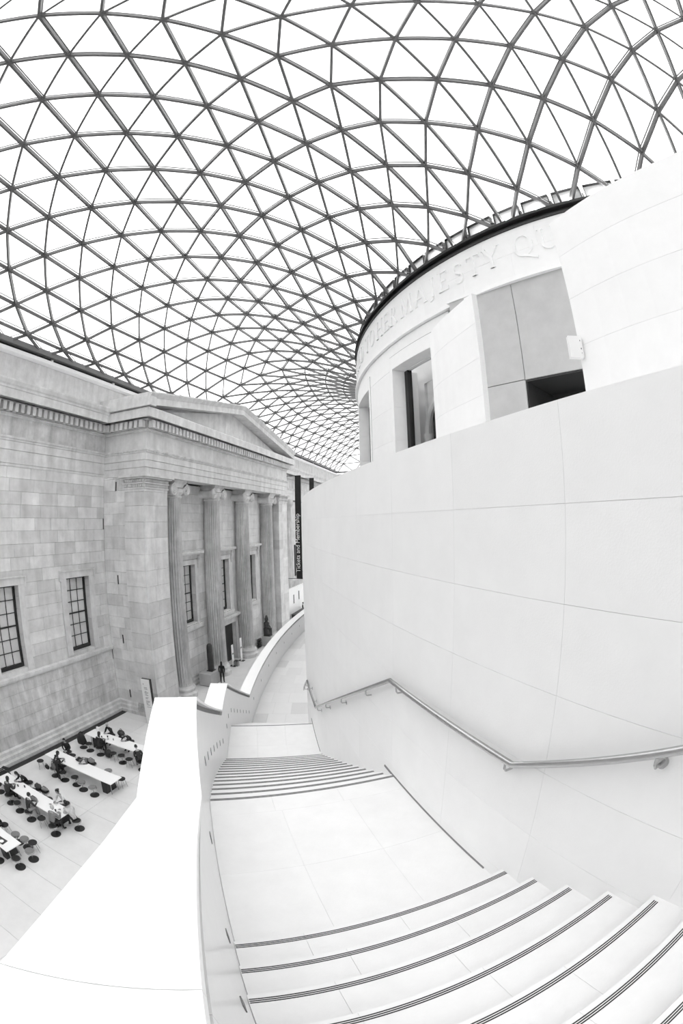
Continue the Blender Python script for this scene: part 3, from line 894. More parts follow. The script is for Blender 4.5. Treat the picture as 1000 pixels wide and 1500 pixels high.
def V(x): return [stroke((x, 0), (x, 1), TH), serif(x, 0), serif(x, 1)]
GL = {
 'E': V(.12) + [stroke((.12, .975), (.56, .975), TN), stroke((.12, .52), (.46, .52), TN), stroke((.12, .025), (.6, .025), TN), stroke((.55, .98), (.55, .84), .035), stroke((.59, .02), (.59, .17), .035)],
 'D': V(.12) + arcp(.3, .5, .4, .47, -90, 90, TH, TN) + [stroke((.1, .97), (.3, .97), TN), stroke((.1, .03), (.3, .03), TN)],
 'T': V(.36) + [stroke((0, .975), (.72, .975), TN), stroke((.02, .98), (.02, .82), .035), stroke((.7, .98), (.7, .82), .035)],
 'O': arcp(.44, .5, .38, .48, 0, 360, TH, TN, 24),
 'H': V(.12) + V(.72) + [stroke((.12, .52), (.72, .52), TN)],
 'R': V(.12) + arcp(.3, .74, .22, .235, -90, 90, TH, TN) + [stroke((.1, .975), (.3, .975), TN), stroke((.1, .5), (.3, .5), TN), stroke((.32, .5), (.68, .02), TH*.9)],
 'M': [stroke((.1, 0), (.18, 1), TN), stroke((.18, 1), (.5, .05), TH), stroke((.5, .05), (.82, 1), TN), stroke((.82, 1), (.92, 0), TH), serif(.1, 0), serif(.92, 0), serif(.14, 1, .16), serif(.86, 1, .16)],
 'A': [stroke((.06, 0), (.4, 1), TN), stroke((.4, 1), (.78, 0), TH), stroke((.2, .36), (.62, .36), TN), serif(.07, 0, .2), serif(.78, 0, .26)],
 'J': [stroke((.25, 1), (.25, .02), TH), serif(.25, 1)] + arcp(.1, -.02, .15, .12, 0, -110, TH*.8, TN, 6),
 'S': arcp(.32, .74, .2, .23, 20, 260, TN, TH*.8, 12) + arcp(.32, .26, .23, .24, 100, -160, TN, TH*.8, 12) + [stroke((.22, .56), (.44, .44), TH)],
 'Y': [stroke((.06, 1), (.4, .48), TH), stroke((.74, 1), (.4, .48), TN), stroke((.4, .5), (.4, 0), TH), serif(.4, 0), serif(.06, 1, .22), serif(.74, 1, .2)],
 'Q': arcp(.44, .5, .38, .48, 0, 360, TH, TN, 24) + [stroke((.45, .04), (.98, -.2), TH*.8)],
 'U': [stroke((.14, 1), (.14, .3), TH), stroke((.7, 1), (.7, .3), TN), serif(.14, 1), serif(.7, 1, .2)] + arcp(.42, .3, .28, .28, 180, 360, TH, TN, 10),
 'I': V(.1), 'C': arcp(.44, .5, .38, .48, 50, 310, TH, TN, 18),
}
M_LET = mat('cut_letter_stone', 0.6, 0.7)
WID = {'E': .6, 'D': .72, 'T': .72, 'O': .88, 'H': .84, 'R': .7, 'M': 1.02, 'A': .84, 'J': .35, 'S': .62, 'Y': .8, 'Q': .9, 'U': .8, 'I': .2, 'C': .8}
ins = [('D', -175.6), ('E', -172.9), ('D', -170.3), ('I', -168.6), ('C', -166.9), ('A', -164.9)]
ins = [('T', -163.9), ('E', -162.0), ('D', -159.4), ('T', -155.9), ('O', -153.6), ('H', -150.6), ('E', -148.4), ('R', -146.4), ('M', -143.3), ('A', -140.5), ('J', -138.5), ('E', -136.6), ('S', -134.4), ('T', -132.3), ('Y', -130.1), ('Q', -126.5), ('U', -123.9), ('E', -121.6), ('E', -119.7), ('N', -117.4)]
GL['N'] = V(.12) + [stroke((.12, 1), (.74, 0), TH), stroke((.74, 1), (.74, 0), TN), serif(.74, 1, .2)]; WID['N'] = .84
ins += [('A', -166.0), ('C', -168.2), ('I', -169.8), ('D', -171.6)]
LH = .93
for ch, pc_ in ins:
    mb = MB(); w = WID[ch]
    for q in GL[ch]:
        f = []; b_ = []
        for (u, v) in [(p[0], p[1]) for p in q]:
            ang = pc_ + math.degrees((u - w/2)*LH/RD); x, y = drum(ang, RD+.06); x2, y2 = drum(ang, RD-.02)
            f.append((x, y, 20.84+v*LH)); b_.append((x2, y2, 20.84+v*LH))
        n = len(f); mb.add(f+b_, [tuple(range(n)), tuple(range(n, 2*n))[::-1]] + [(k, (k+1) % n, n+(k+1) % n, n+k) for k in range(n)])
    mb.obj('inscription_letter', M_WHITE, wd)

# lamp boxes on the drum rim ----------------------------------------
ordn = ['first', 'second', 'third', 'fourth', 'fifth', 'sixth', 'seventh', 'eighth', 'ninth', 'tenth', 'eleventh', 'twelfth', 'thirteenth', 'fourteenth', 'fifteenth', 'sixteenth']
k = 0
for i in range(-1, 14):
    c = -117.5 - 3.36*i
    a0, a1 = c-1.45, c+1.45
    x, y = drum(c, 22.0)
    r = empty('rim_lamp', (x, y, 22.62), math.radians(c))
    if i < 0: lab = 'white reflector lamp on the drum rim, hidden edge by the tall pale screen wall'
    else: lab = 'white box reflector lamp on the dark drum rim, %s along from the tall screen wall' % ordn[i]
    tag(r, lab, 'lamp', 'reflector lamps along the drum rim')
    hwid = RD*math.radians(1.45)
    b = MB().box(-.03, .0, -hwid, hwid, .06, .7); b.obj('reflector', M_LAMPW, r)
    b = MB(); 
    for yy in (-hwid, hwid): b.box(-.05, .12, yy-.012, yy+.012, .04, .71)
    b.box(-.05, .12, -hwid, hwid, .705, .725); b.box(0, .16, -hwid+.35, hwid-.35, .01, .06)
    b.obj('lamp_frame', M_DARK, r)
    b = MB().box(-.06, .06, hwid+.03, hwid+.08, 0, .4); b.box(-.08, .14, hwid-.1, hwid+.2, -.02, .03); b.obj('mounting_bracket', M_BEAM, r)
    b = MB().ball((.12, 0, .14), .05 if i in (0, 1, 2, 3) else .03, 8, 6); b.obj('bulb', M_BULB, r)

# ================================================================== upper screen wall with an opening
TOP = 16.5
def screen(name_pts, jamb0, jamb1, root):
    pts = [Vector(p) for p in name_pts]
    zs = [11.4] + [12 + .7565*(k+.05) for k in range(0, 6)] + [TOP]
    zs = [11.4, 12.04, 12.795, 13.55, 14.31, 15.065, 15.82, TOP]
    # resample
    den = []
    for a, b in zip(pts, pts[1:]):
        n = max(1, int((b-a).length/.3))
        for k in range(n): den.append(a+(b-a)*k/n)
    den.append(pts[-1])
    sm = den[:]
    for _ in range(4): sm = [sm[0]] + [(sm[i-1]+sm[i]*2+sm[i+1])/4 for i in range(1, len(sm)-1)] + [sm[-1]]
    path = []
    for i, p in enumerate(sm):
        t = (sm[min(i+1, len(sm)-1)] - sm[max(i-1, 0)]).normalized(); n = Vector((t.y, -t.x))
        if i == 0: flip = n.dot(p) > 0
        if flip: n = -n
        path.append(((p.x, p.y, 0), (n.x, n.y)))
    core = MB(); core.sweep(path, [(-.118, 11.4), (-.004, 11.4), (-.004, TOP-.004), (-.118, TOP-.004)]); core.obj('screen_core', M_JOINTW, root)
    # panels of about 2.2 m
    segs = []; i = 0
    while i < len(path)-1:
        j = min(i+7, len(path)-1)
        if len(path)-1-j < 3: j = len(path)-1
        segs.append((i, j)); i = j
    for (i, j) in segs:
        for z0, z1 in zip(zs, zs[1:]):
            mb = MB(); mb.sweep(path[i:j+1], [(-.12, z0+.003), (0, z0+.003), (0, z1-(.003 if z1 < TOP else 0)), (-.12, z1-(.003 if z1 < TOP else 0))])
            mb.obj('stone_panel', M_WHITE, root)
su = struct(empty('wall_screen', (0, 0, 0)))
screen([(.834, 8.23), (.45, 8.95), (.086, 9.63), (-.187, 10.3), (-.27, 10.7), (-.2, 11.1), (.05, 11.35), (.4, 11.5)], 1, 0, su)
screen([(2.04, 5.74), (2.23, 5.28), (2.54, 4.88), (2.85, 4.47), (3.67, 3.47), (4.6, 2.2), (5.9, .3), (7.2, -2.0)], 1, 0, su)
sg = empty('wall_sign', (2.03, 5.68, 14.27))
tag(sg, 'small white box sign on the edge of the tall screen wall by the grey panels', 'sign')
b = MB().box(-.17, .03, -.05, .04, -.16, .16); b.obj('sign_box', M_SIGN, sg)
b = MB(); b.box(-.005, .005, -.054, -.05, .08, .1); b.box(-.005, .01, -.054, -.05, -.04, -.02); b.box(0, .008, -.054, -.05, -.1, -.09); b.obj('print_marks', M_PRINT, sg)

# ================================================================== glass roof
Q = [-128.2001, 22.492, -.5104, .0153, -.5598, .0504, .0099, .8495, .0443, .25, -.3885, .0355, .0477, 4.4628, 2.6666, 1.0352, 2.1181, 5.5308, -.1733, .3505]
NR = 108
xE, xW, yN, yS = -19.9, 53.3, -14.9, 82.3
EY = [(-17, 82.3), (-1, 32.15), (1, 26.44), (2, 23.57), (3, 20.67), (4, 17.71), (5, 14.78), (6, 11.81), (15, -14.9)]
def lin(x, T):
    for (a, p), (b, q) in zip(T, T[1:]):
        if a <= x <= b: return p + (q-p)*(x-a)/(b-a)
    return T[0][1] if x < T[0][0] else T[-1][1]
def redge(i):
    i = (i+28) % 108 - 28
    if -17 <= i <= 15: E = (xE, lin(i, EY))
    elif 15 < i < 37: E = (xE+(xW-xE)*(i-15)/22, yN)
    elif 37 <= i <= 69: E = (xW, lin(52-i, EY))
    elif i > 69: E = (xW+(xE-xW)*(i-69)/22, yS)
    else: E = (xW+(xE-xW)*(i+39)/22, yS)
    sm = lin(i, [(-28, 11.5), (-17, 17), (-1, 9), (15, 17), (26, 11.5), (37, 17), (53, 9), (69, 17), (80, 11.5)])
    return E, sm
def rnode(i, s):
    E, sm = redge(i); w = s/sm
    ii = (i+28) % 108 - 28; sgn = 1
    if ii > 26: ii = 52-ii; sgn = -sgn
    if ii < -1: ii = -2-ii; sgn = -sgn
    U = (ii+1-14)/14
    ph0, zD, dR = Q[0:3]; c = Q[3:8]; e = Q[8:13]; r = list(Q[13:19]); p = Q[19]
    U0 = U; U = max(U, -.55)
    wf = lin((i+28) % 108 - 28, [(-28, 1), (-12, 1), (-1, 0), (20, 0), (28, 1), (79, 1)])
    r[3:6] = [a+(b-a)*wf for a, b in zip(r[3:6], (-.6, .4, 0) if not 20 < (i+28) % 108 - 28 < 60 else (2.1, 1.2, -.1))]; c = c[:4] + [c[4]+(.3-c[4])*wf]
    sgn = lin((i+28) % 108 - 28, [(-28, 0), (-22, -1), (-9, -1), (-1, 1), (20, 1), (32, -1), (47, -1), (59, 1), (74, 1), (80, 0)])
    pD = math.radians(ph0+360/NR*(i-15)); pE = math.atan2(E[1]-CY, E[0]-CX)
    d = (pE-pD+PI) % (2*PI)-PI; k = 1-2*w
    t = w+w*(1-w)*(c[0]+c[1]*U+c[2]*U*U+k*(c[3]+c[4]*U))
    ph = pD+d*max(w, 0)**p+sgn*w*(1-w)*(e[0]+e[1]*U+e[2]*U*U+k*(e[3]+e[4]*U))
    cs, sn = math.cos(ph), math.sin(ph)
    tx = (xW-CX)/abs(cs) if abs(cs) > 1e-9 else 1e9
    ty = ((yS-CY) if sn > 0 else (CY-yN))/abs(sn) if abs(sn) > 1e-9 else 1e9
    L = min(tx, ty); R0 = 22.2+dR; rr = R0+(L-R0)*t; kk = 1-2*t
    z = zD+(21.32-zD)*t+4*t*(1-t)*(r[0]+r[1]*U0+r[2]*U0*U0+kk*(r[3]+r[4]*U+r[5]*U*U))
    if s == sm: rr = math.hypot(E[0]-CX, E[1]-CY); cs, sn = (E[0]-CX)/rr, (E[1]-CY)/rr
    return Vector((CX+rr*cs, CY+rr*sn, z))
RN = {}
for i in range(NR):
    E, sm = redge(i); s = 0 if i % 2 else .5
    while s <= sm+1e-6: RN[(i, s)] = rnode(i, s); s += 1
roof = struct(empty('roof', (CX, CY, 21.3)))
bars = []; tris = []
for (i, s) in RN:
    j = (i+1) % NR
    if (i, s+1) in RN: bars.append(((i, s), (i, s+1)))
    for ds in (.5, -.5):
        if (j, s+ds) in RN: bars.append(((i, s), (j, s+ds)))
    if (i, s+1) in RN and (j, s+.5) in RN: tris.append(((i, s), (i, s+1), (j, s+.5)))
    if (j, s+.5) in RN and (j, s-.5) in RN: tris.append(((i, s), (j, s+.5), (j, s-.5)))
def inframe(p, m=60):
    w = p - CAMP
    if RC[2][0]*w.x - RC[2][1]*w.z + RC[2][2]*w.y < -.2*w.length: return False
    u, v = project(p); return -m < u < 1000+m and -m < v < 720
def psize(ps):
    uv = [project(p) for p in ps]
    if len(uv) == 2: return math.dist(uv[0], uv[1])
    return abs((uv[1][0]-uv[0][0])*(uv[2][1]-uv[0][1])-(uv[2][0]-uv[0][0])*(uv[1][1]-uv[0][1]))
def rank(L):
    vis = [(psize([RN[q] for q in t]), k) for k, t in enumerate(L) if inframe(sum((RN[q] for q in t), Vector())/len(t))]
    vis.sort(reverse=True); return set(k for _, k in vis[:296])
nrm_up = {}
def upn(p): return Vector((0, 0, 1))
near = rank(bars)
def bar_profile(mb, a, b):
    d = b-a; L = d.length; d.normalize(); side = d.cross(Vector((0, 0, 1))).normalized(); up = side.cross(d)
    for (w, h0, h1) in ((.045, -.15, 0), (.017, .1, .135)):
        q0 = [a-side*w+up*h0, a+side*w+up*h0, a+side*w+up*h1, a-side*w+up*h1]
        mb.prism(q0, d*L)
UB = MB()
for (w, h0, h1) in ((.045, -.15, 0), (.017, .1, .135)): UB.box(0, 1, -w, w, h0, h1)
UBM = UB.mesh('steel_bar', M_STEEL)
rest = MB()
for k, (p, q) in enumerate(bars):
    a, b = RN[p], RN[q]
    if k in near:
        d = b-a; L = d.length; d = d.normalized(); side = Vector((0, 0, 1)).cross(d).normalized(); up = d.cross(side)
        o = link('steel_bar', UBM, roof)
        o.matrix_world = Matrix.Translation(a-roof.location) @ Matrix((d*L, side, up)).transposed().to_4x4()
    else: bar_profile(rest, a-roof.location, b-roof.location)
o = rest.obj('steel_bars', M_STEEL, roof); o['kind'] = 'stuff'
nb = MB()
for key, p in RN.items():
    if 0 < key[1]: nb.lathe([(.0, -.16), (.075, -.155), (.075, .01), (.03, .02), (.03, .12), (.0, .12)], tuple(p-roof.location), 6, cap=False)
o = nb.obj('bar_nodes', M_STEEL, roof); o['kind'] = 'stuff'
near = rank(tris)
rest = MB()
def pane(mb, t):
    P3 = [RN[q]-roof.location for q in t]; c = sum(P3, Vector())/3
    n = (P3[1]-P3[0]).cross(P3[2]-P3[0]).normalized()
    if n.z < 0: n = -n
    q = [c+(p-c)*.985+n*.08 for p in P3]
    mb.prism(q, n*.02); return mb
for k, t in enumerate(tris):
    if k in near: pane(MB(), t).obj('glass_pane', M_GLASS, roof)
    else: pane(rest, t)
o = rest.obj('glass_panes', M_GLASS, roof); o['kind'] = 'stuff'
b = MB()
bx = roof.location
for x0, x1, y0, y1 in ((xE-.2, xE+.22, yN-.2, yS+.2), (xW-.2, xW+.2, yN-.2, yS+.2), (xE+.22, xW-.2, yN-.2, yN+.2), (xE+.22, xW-.2, yS-.2, yS+.2)):
    b.box(x0-bx.x, x1-bx.x, y0-bx.y, y1-bx.y, 21.2-bx.z, 21.5-bx.z)
b.obj('edge_beam', M_BEAM, roof)
for k in range(12):
    y = 4.0+6.0*k*.95; MB().box(xE-.1-bx.x, xE+.02-bx.x, y-bx.y, y+.14-bx.y, 21.0-bx.z, 21.21-bx.z).obj('bearing_block', M_COPING, roof)

# ================================================================== tables and stools
def make_table(y, label):
    t = empty('cafe_table', (-15.65, y, 0)); tag(t, label, 'table', 'long white café tables')
    MB().box(-2.35, 2.35, -.42, .42, .705, .74).obj('tabletop', M_TABLE, t)
    MB().box(-2.2, 2.2, -.3, .3, .64, .7).obj('underframe', M_DARK, t)
    for x in (-1.75, 1.75):
        b = MB(); b.hexa([(x-.14, -.38, 0), (x+.14, -.38, 0), (x+.14, .38, 0), (x-.14, .38, 0)], [(x-.2, -.26, .64), (x+.2, -.26, .64), (x+.2, .26, .64), (x-.2, .26, .64)]); b.obj('panel_leg', M_DARK, t)
    for x in (-2.1, 2.1): 
        for q in (-1, 1): MB().tube([(x, .2*q, .64), (x, .26*q, 0)], .02, 6).obj('tube_leg', M_CHROME, t)
    return t
make_table(15.75, 'long white table farthest from the camera, nearest the portico corner')
make_table(12.5, 'long white table second from the portico, with a bag and cups at its wall end')
make_table(8.95, 'long white table with six people, an old lady at its outer end')
make_table(5.8, 'long white table cut by the left edge of the picture, a dark tray on it')

def make_pedestal(topm, name='pedestal_stool'):
    r = empty(name)
    MB().lathe([(.0, 0), (.235, 0), (.235, .012), (.2, .022), (.03, .04)], n=24).obj('base_disc', M_DARK, r, False)
    MB().lathe([(.025, .03), (.025, .38)], n=10).obj('post', M_CHROME, r)
    s = MB().lathe([(.03, .36), (.15, .37), (.2, .39), (.212, .43), (.208, .462)], n=24).obj('seat_shell', M_CHROME, r)
    MB().lathe([(.185, .462), (.18, .478), (.15, .486)], n=24).obj('seat_pad', topm, r)
    return r
def make_legged():
    r = empty('legged_stool')
    MB().lathe([(.17, .43), (.195, .44), (.2, .46), (.18, .475)], n=24).obj('seat', M_BLACK, r)
    for k in range(4):
        a = PI/4+k*PI/2; MB().tube([(.15*math.cos(a), .15*math.sin(a), .44), (.22*math.cos(a), .22*math.sin(a), 0)], .013, 6).obj('leg', M_CHROME, r)
    return r
protoP = {False: make_pedestal(M_BLACK), True: make_pedestal(M_SEATG)}; protoL = make_legged(); used = set()
def stool(kind, x, y, label, grey=False):
    src = protoL if kind == 'L' else protoP[grey]
    if src.name in used: o = copy_tree(src)
    else: used.add(src.name); o = src
    o.location = (x, y, 0); o.rotation_euler = (0, 0, random.uniform(0, 1.5))
    tag(o, label, 'stool', 'stools around the café tables')
S = [
 ('P', -17.43, 14.95, 'dark pedestal stool standing empty between the draped coat and the long-haired woman', 0),
 ('P', -16.62, 14.95, 'pedestal stool under the long-haired woman at the farthest table', 0),
 ('L', -15.56, 14.92, 'four-legged stool beside the dark heap of bags at the farthest table', 0),
 ('P', -15.03, 14.98, 'empty pedestal stool with white rim between two four-legged stools at the farthest table', 0),
 ('L', -14.44, 14.9, 'four-legged stool just left of the seated man at the outer end of the farthest table', 0),
 ('P', -13.72, 14.98, 'pedestal stool under the man at the outer end of the farthest table', 0),
 ('P', -18.02, 15.0, 'pedestal stool under the black draped coat by the wall', 0),
 ('P', -17.05, 16.6, 'pedestal stool under the white-haired man behind the farthest table', 0),
 ('L', -16.42, 16.75, 'stool under the dark rounded bag behind the farthest table', 0),
 ('P', -15.62, 16.6, 'pedestal stool under the man bent over the farthest table', 0),
 ('L', -18.12, 11.72, 'four-legged stool alone by the dark floor strip, left of the second table', 0),
 ('P', -17.0, 11.7, 'pedestal stool under the woman leaning over the wall end of the second table', 0),
 ('P', -16.3, 11.72, 'pedestal stool just right of the child with the backpack', 0),
 ('P', -15.52, 11.8, 'dark pedestal stool, first of three empty ones along the second table', 0),
 ('P', -14.94, 11.68, 'grey pedestal stool, middle of three empty ones along the second table', 1),
 ('P', -14.2, 11.68, 'grey pedestal stool, outermost of three empty ones along the second table', 1),
 ('L', -17.2, 13.36, 'stool half hidden behind the wall end of the second table', 0),
 ('P', -17.66, 13.5, 'pedestal stool under the man in the open suit jacket', 0),
 ('P', -15.7, 13.4, 'pedestal stool under the sleeper resting on the second table', 0),
 ('P', -14.6, 13.36, 'grey pedestal stool tucked behind the middle of the second table', 1),
 ('L', -13.55, 13.12, 'four-legged black stool at the outer corner of the second table', 0),
 ('P', -16.8, 8.32, 'pedestal stool under the woman in the dark puffer coat', 0),
 ('P', -15.98, 8.22, 'dark empty pedestal stool between the puffer coat and the man in light trousers', 0),
 ('P', -15.08, 8.16, 'pedestal stool under the man in light trousers', 0),
 ('L', -14.26, 8.24, 'four-legged black stool beside the old lady', 0),
 ('P', -13.5, 8.2, 'pedestal stool under the old lady in grey', 0),
 ('P', -12.98, 9.2, 'pedestal stool under the woman in the pale coat', 0),
 ('P', -17.95, 8.5, 'pedestal stool at the left picture edge beside the puffer coat', 0),
 ('P', -16.9, 9.85, 'pedestal stool under the dark-haired person behind the third table', 0),
 ('P', -16.1, 9.8, 'pedestal stool under the dark bag behind the third table', 0),
 ('P', -15.7, 9.88, 'pedestal stool under the grey bag behind the third table', 0),
 ('P', -14.25, 9.85, 'pedestal stool under the woman in white behind the third table', 0),
 ('P', -14.26, 6.6, 'grey topped pedestal stool behind the table with the tray', 1),
 ('P', -13.42, 6.72, 'grey pedestal stool half hidden at the far corner of the table with the tray', 1),
 ('L', -13.32, 6.78, 'four-legged black stool standing free of the table with the tray', 0),
 ('P', -13.02, 6.3, 'grey topped pedestal stool at the outer end of the table with the tray', 1),
 ('P', -13.06, 5.55, 'dark pedestal stool nearest the parapet at the table with the tray', 0),
 ('P', -13.95, 5.1, 'pedestal stool mostly cut by the left picture edge below the table with the tray', 0),
 ('L', -15.1, 6.65, 'four-legged stool under the dark sleeve at the left picture edge', 0),
]
S[33] = ('P', -13.75, 6.68, S[33][3], 1)
for k, x, y, lab, gr in S: stool(k, x, y, lab, bool(gr))

# ================================================================== people
def limbdist(p, a, b):
    ab = b-a; t = max(0, min(1, (p-a).dot(ab)/max(ab.length_squared, 1e-9))); return (p-a-ab*t).length
def hand(mb, w, d, side, palm_down=True):
    d = d.normalized(); up = Vector((0, 0, 1)); lat = d.cross(up).normalized(); nn = lat.cross(d)
    def slab(c, l, wd_, th, dirv):
        lt = dirv.cross(nn).normalized()
        q = [c-lt*wd_-nn*th, c+lt*wd_-nn*th, c+lt*wd_+nn*th, c-lt*wd_+nn*th]; mb.prism(q, dirv*l)
    slab(w, .085, .038, .014, d)
    for k, l in enumerate((.066, .076, .072, .056)):
        b0 = w + d*.083 + lat*((k-1.5)*.019); e0 = b0 + d*(l*.55) - nn*.006; e1 = e0 + d*(l*.4) - nn*.026
        mb.tube([b0, e0, e1], [.0095, .009, .007], 5)
    th = w + d*.02 + lat*(.036*side); mb.tube([th, th + d*.035 + lat*(.028*side), th + d*.062 + lat*(.03*side) - nn*.01], [.013, .011, .008], 5)
def person(label, x, y, rz, jacket=.03, trousers=.03, hair='dark', hairlen='short', lean=0.0, headdrop=0.0, pose='sit', arms='table', shoes=.02, skin=None, scale=1.0, turn=0.0, seat=.47, puffer=False, build=1.0):
    J = {}
    if pose == 'sit':
        hz = seat + .09
        ln = lean
        J['pelvis'] = Vector((0, 0, hz)); J['spine'] = Vector((0, .03+.12*ln, hz+.2)); J['chest'] = Vector((0, .04+.32*ln, hz+.4-.07*ln)); J['neck'] = Vector((0, .06+.5*ln, hz+.55-.14*ln)); 
        J['head'] = J['neck'] + Vector((0, .05+.1*ln+.08*headdrop, .15-.1*headdrop))
        for s, n in ((-1, 'l'), (1, 'r')):
            J['sh'+n] = Vector((s*.17*build, J['neck'].y-.02, J['neck'].z-.08))
            if arms == 'table': J['el'+n] = Vector((s*.24, J['chest'].y+.16, max(.72, hz+.17))); J['wr'+n] = Vector((s*.1, J['chest'].y+.38, .77))
            elif arms == 'lap': J['el'+n] = Vector((s*.23, .1, hz+.2)); J['wr'+n] = Vector((s*.07, .3, hz+.12))
            elif arms == 'face': J['el'+n] = Vector((s*.2, J['chest'].y+.24, .78)); J['wr'+n] = J['head'] + Vector((s*.07, .1, -.1))
            J['hip'+n] = Vector((s*.09, .02, hz-.01)); J['kn'+n] = Vector((s*.12, .43, hz+.0)); J['an'+n] = Vector((s*.12, .42, .09)); J['to'+n] = Vector((s*.13, .58, .04))
    else:
        J['pelvis'] = Vector((0, 0, .95)); J['spine'] = Vector((0, .01+.1*lean, 1.14)); J['chest'] = Vector((0, .01+.25*lean, 1.32)); J['neck'] = Vector((0, .02+.42*lean, 1.47-.06*lean)); J['head'] = J['neck'] + Vector((0, .04+.05*headdrop, .15-.04*headdrop))
        for s, n in ((-1, 'l'), (1, 'r')):
            J['sh'+n] = Vector((s*.18, J['neck'].y-.01, J['neck'].z-.08))
            if arms == 'table': J['el'+n] = Vector((s*.24, J['chest'].y+.14, 1.12)); J['wr'+n] = Vector((s*.12, J['chest'].y+.36, 1.02))
            else: J['el'+n] = Vector((s*.215, -.03, 1.12)); J['wr'+n] = Vector((s*.2, .04, .87))
            st = .12*s if arms != 'table' else 0
            J['hip'+n] = Vector((s*.09, 0, .92)); J['kn'+n] = Vector((s*.1, .03+st*.5, .5)); J['an'+n] = Vector((s*.1, -.03+st, .09)); J['to'+n] = Vector((s*.12, .13+st, .035))
    rad = dict(pelvis=.145, spine=.135, chest=.15, neck=.058, shl=.075, shr=.075, ell=.05, elr=.05, wrl=.034, wrr=.034, hipl=.1, hipr=.1, knl=.068, knr=.068, anl=.042, anr=.042, tol=.035, tor=.035)
    if puffer: rad.update(spine=.17, chest=.18, shl=.1, shr=.1, ell=.075, elr=.075, pelvis=.17)
    names = list(rad); idx = {n: i for i, n in enumerate(names)}
    E = [('pelvis', 'spine'), ('spine', 'chest'), ('chest', 'neck')]
    for n in 'lr': E += [('chest', 'sh'+n), ('sh'+n, 'el'+n), ('el'+n, 'wr'+n), ('pelvis', 'hip'+n), ('hip'+n, 'kn'+n), ('kn'+n, 'an'+n), ('an'+n, 'to'+n)]
    me = bpy.data.meshes.new('body_seed'); me.from_pydata([J[n] for n in names], [(idx[a], idx[b]) for a, b in E], [])
    tmp = bpy.data.objects.new('body_seed', me); COL.objects.link(tmp)
    md = tmp.modifiers.new('skin', 'SKIN'); md.use_smooth_shade = True; md.branch_smoothing = .6
    sv = me.skin_vertices[0].data
    for i, n in enumerate(names):
        r = rad[n]; sv[i].radius = (r*build, r*.78*build) if n in ('chest', 'spine', 'pelvis') else (r, r); sv[i].use_root = (i == 0)
    sb = tmp.modifiers.new('sub', 'SUBSURF'); sb.levels = 1; sb.render_levels = 1
    dg = bpy.context.evaluated_depsgraph_get()
    ev = tmp.evaluated_get(dg); m2 = ev.to_mesh()
    mb = MB(); vs = [v.co.copy() for v in m2.vertices]; fs = [tuple(p.vertices) for p in m2.polygons]
    ev.to_mesh_clear(); bpy.data.objects.remove(tmp); bpy.data.meshes.remove(me)
    seg = [(J[a], J[b], a, b) for a, b in E]
    for f in fs: pass
    o0 = len(mb.v); mb.v += [tuple(v) for v in vs]
    for f in fs:
        c = sum((vs[i] for i in f), Vector())/len(f)
        a, b = min(seg, key=lambda q: limbdist(c, q[0], q[1]))[2:]
        if a[:2] == 'an': mi = 2
        elif a[:3] in ('hip',) or a[:2] == 'kn' or b[:3] == 'hip': mi = 1
        elif a == 'pelvis' and c.z < J['pelvis'].z+.02: mi = 1
        elif b == 'neck' and c.z > J['neck'].z-.03: mi = 3
        else: mi = 0
        mb.f.append(tuple(o0+i for i in f)); mb.mi.append(mi)
    mb.cur = 3
    H = J['head']; pit = -.5*headdrop - .25*lean
    Rm = Matrix.Rotation(pit, 3, 'X')
    def hp(v): return H + Rm @ Vector(v)
    hb = MB(); hb.ball((0, 0, 0), (.074, .092, .115), 14, 10)
    hv = []
    for v in hb.v:
        v = Vector(v)
        if v.z < -.02: v.x *= 1-.28*min(1, (-v.z-.02)/.09); v.y *= 1-.1*min(1, -v.z/.1)
        hv.append(hp(v))
    mb.add(hv, hb.f)
    mb.add([hp(v) for v in ((-.014, .082, -.025), (.014, .082, -.025), (0, .084, .02), (0, .112, -.02))], [(0, 1, 3), (1, 2, 3), (2, 0, 3), (0, 2, 1)])
    for s in (-1, 1):
        eb = MB(); eb.ball((s*.075, -.005, -.005), (.012, .02, .03), 6, 5); mb.add([hp(v) for v in eb.v], eb.f)
    mb.cur = 4
    for s in (-1, 1):
        eb = MB(); eb.ball((s*.028, .08, .008), (.011, .008, .007), 6, 5); mb.add([hp(v) for v in eb.v], eb.f)
    eb = MB(); eb.box(-.022, .022, .078, .086, -.062, -.056); mb.add([hp(v) for v in eb.v], eb.f)
    mb.cur = 3
    for s, n in ((-1, 'l'), (1, 'r')):
        hand(mb, J['wr'+n], J['wr'+n]-J['el'+n], -s)
    key = round(jacket, 3)
    mats = [cloth(jacket), cloth(trousers), cloth(shoes), M_SKIN, M_BLACK]
    o = mb.obj('person', mats, None, True)
    o.location = (x, y, 0); o.rotation_euler = (0, 0, rz); o.scale = (scale,)*3
    tag(o, label, 'person')
    # hair
    h = MB(); hb = MB(); hb.ball((0, 0, 0), (.084, .102, .124), 14, 10)
    keep = []
    for f in hb.f:
        c = sum((Vector(hb.v[i]) for i in f), Vector())/len(f)
        if c.z > .045 or (c.y < .03 and c.z > (-.05 if hairlen == 'short' else -.13)): keep.append(f)
    h.add([hp(Vector(v)+Vector((0, -.006, .008))) for v in hb.v], keep)
    if hairlen == 'long':
        hb = MB(); hb.ball((0, -.055, -.13), (.085, .055, .17), 10, 8); h.add([hp(v) for v in hb.v], hb.f)
    if hairlen == 'bun':
        hb = MB(); hb.ball((0, -.1, .06), .045, 8, 6); h.add([hp(v) for v in hb.v], hb.f)
    h.obj('hair', M_HAIRD if hair == 'dark' else M_HAIRG, o, True)
    return o
_cl = {}
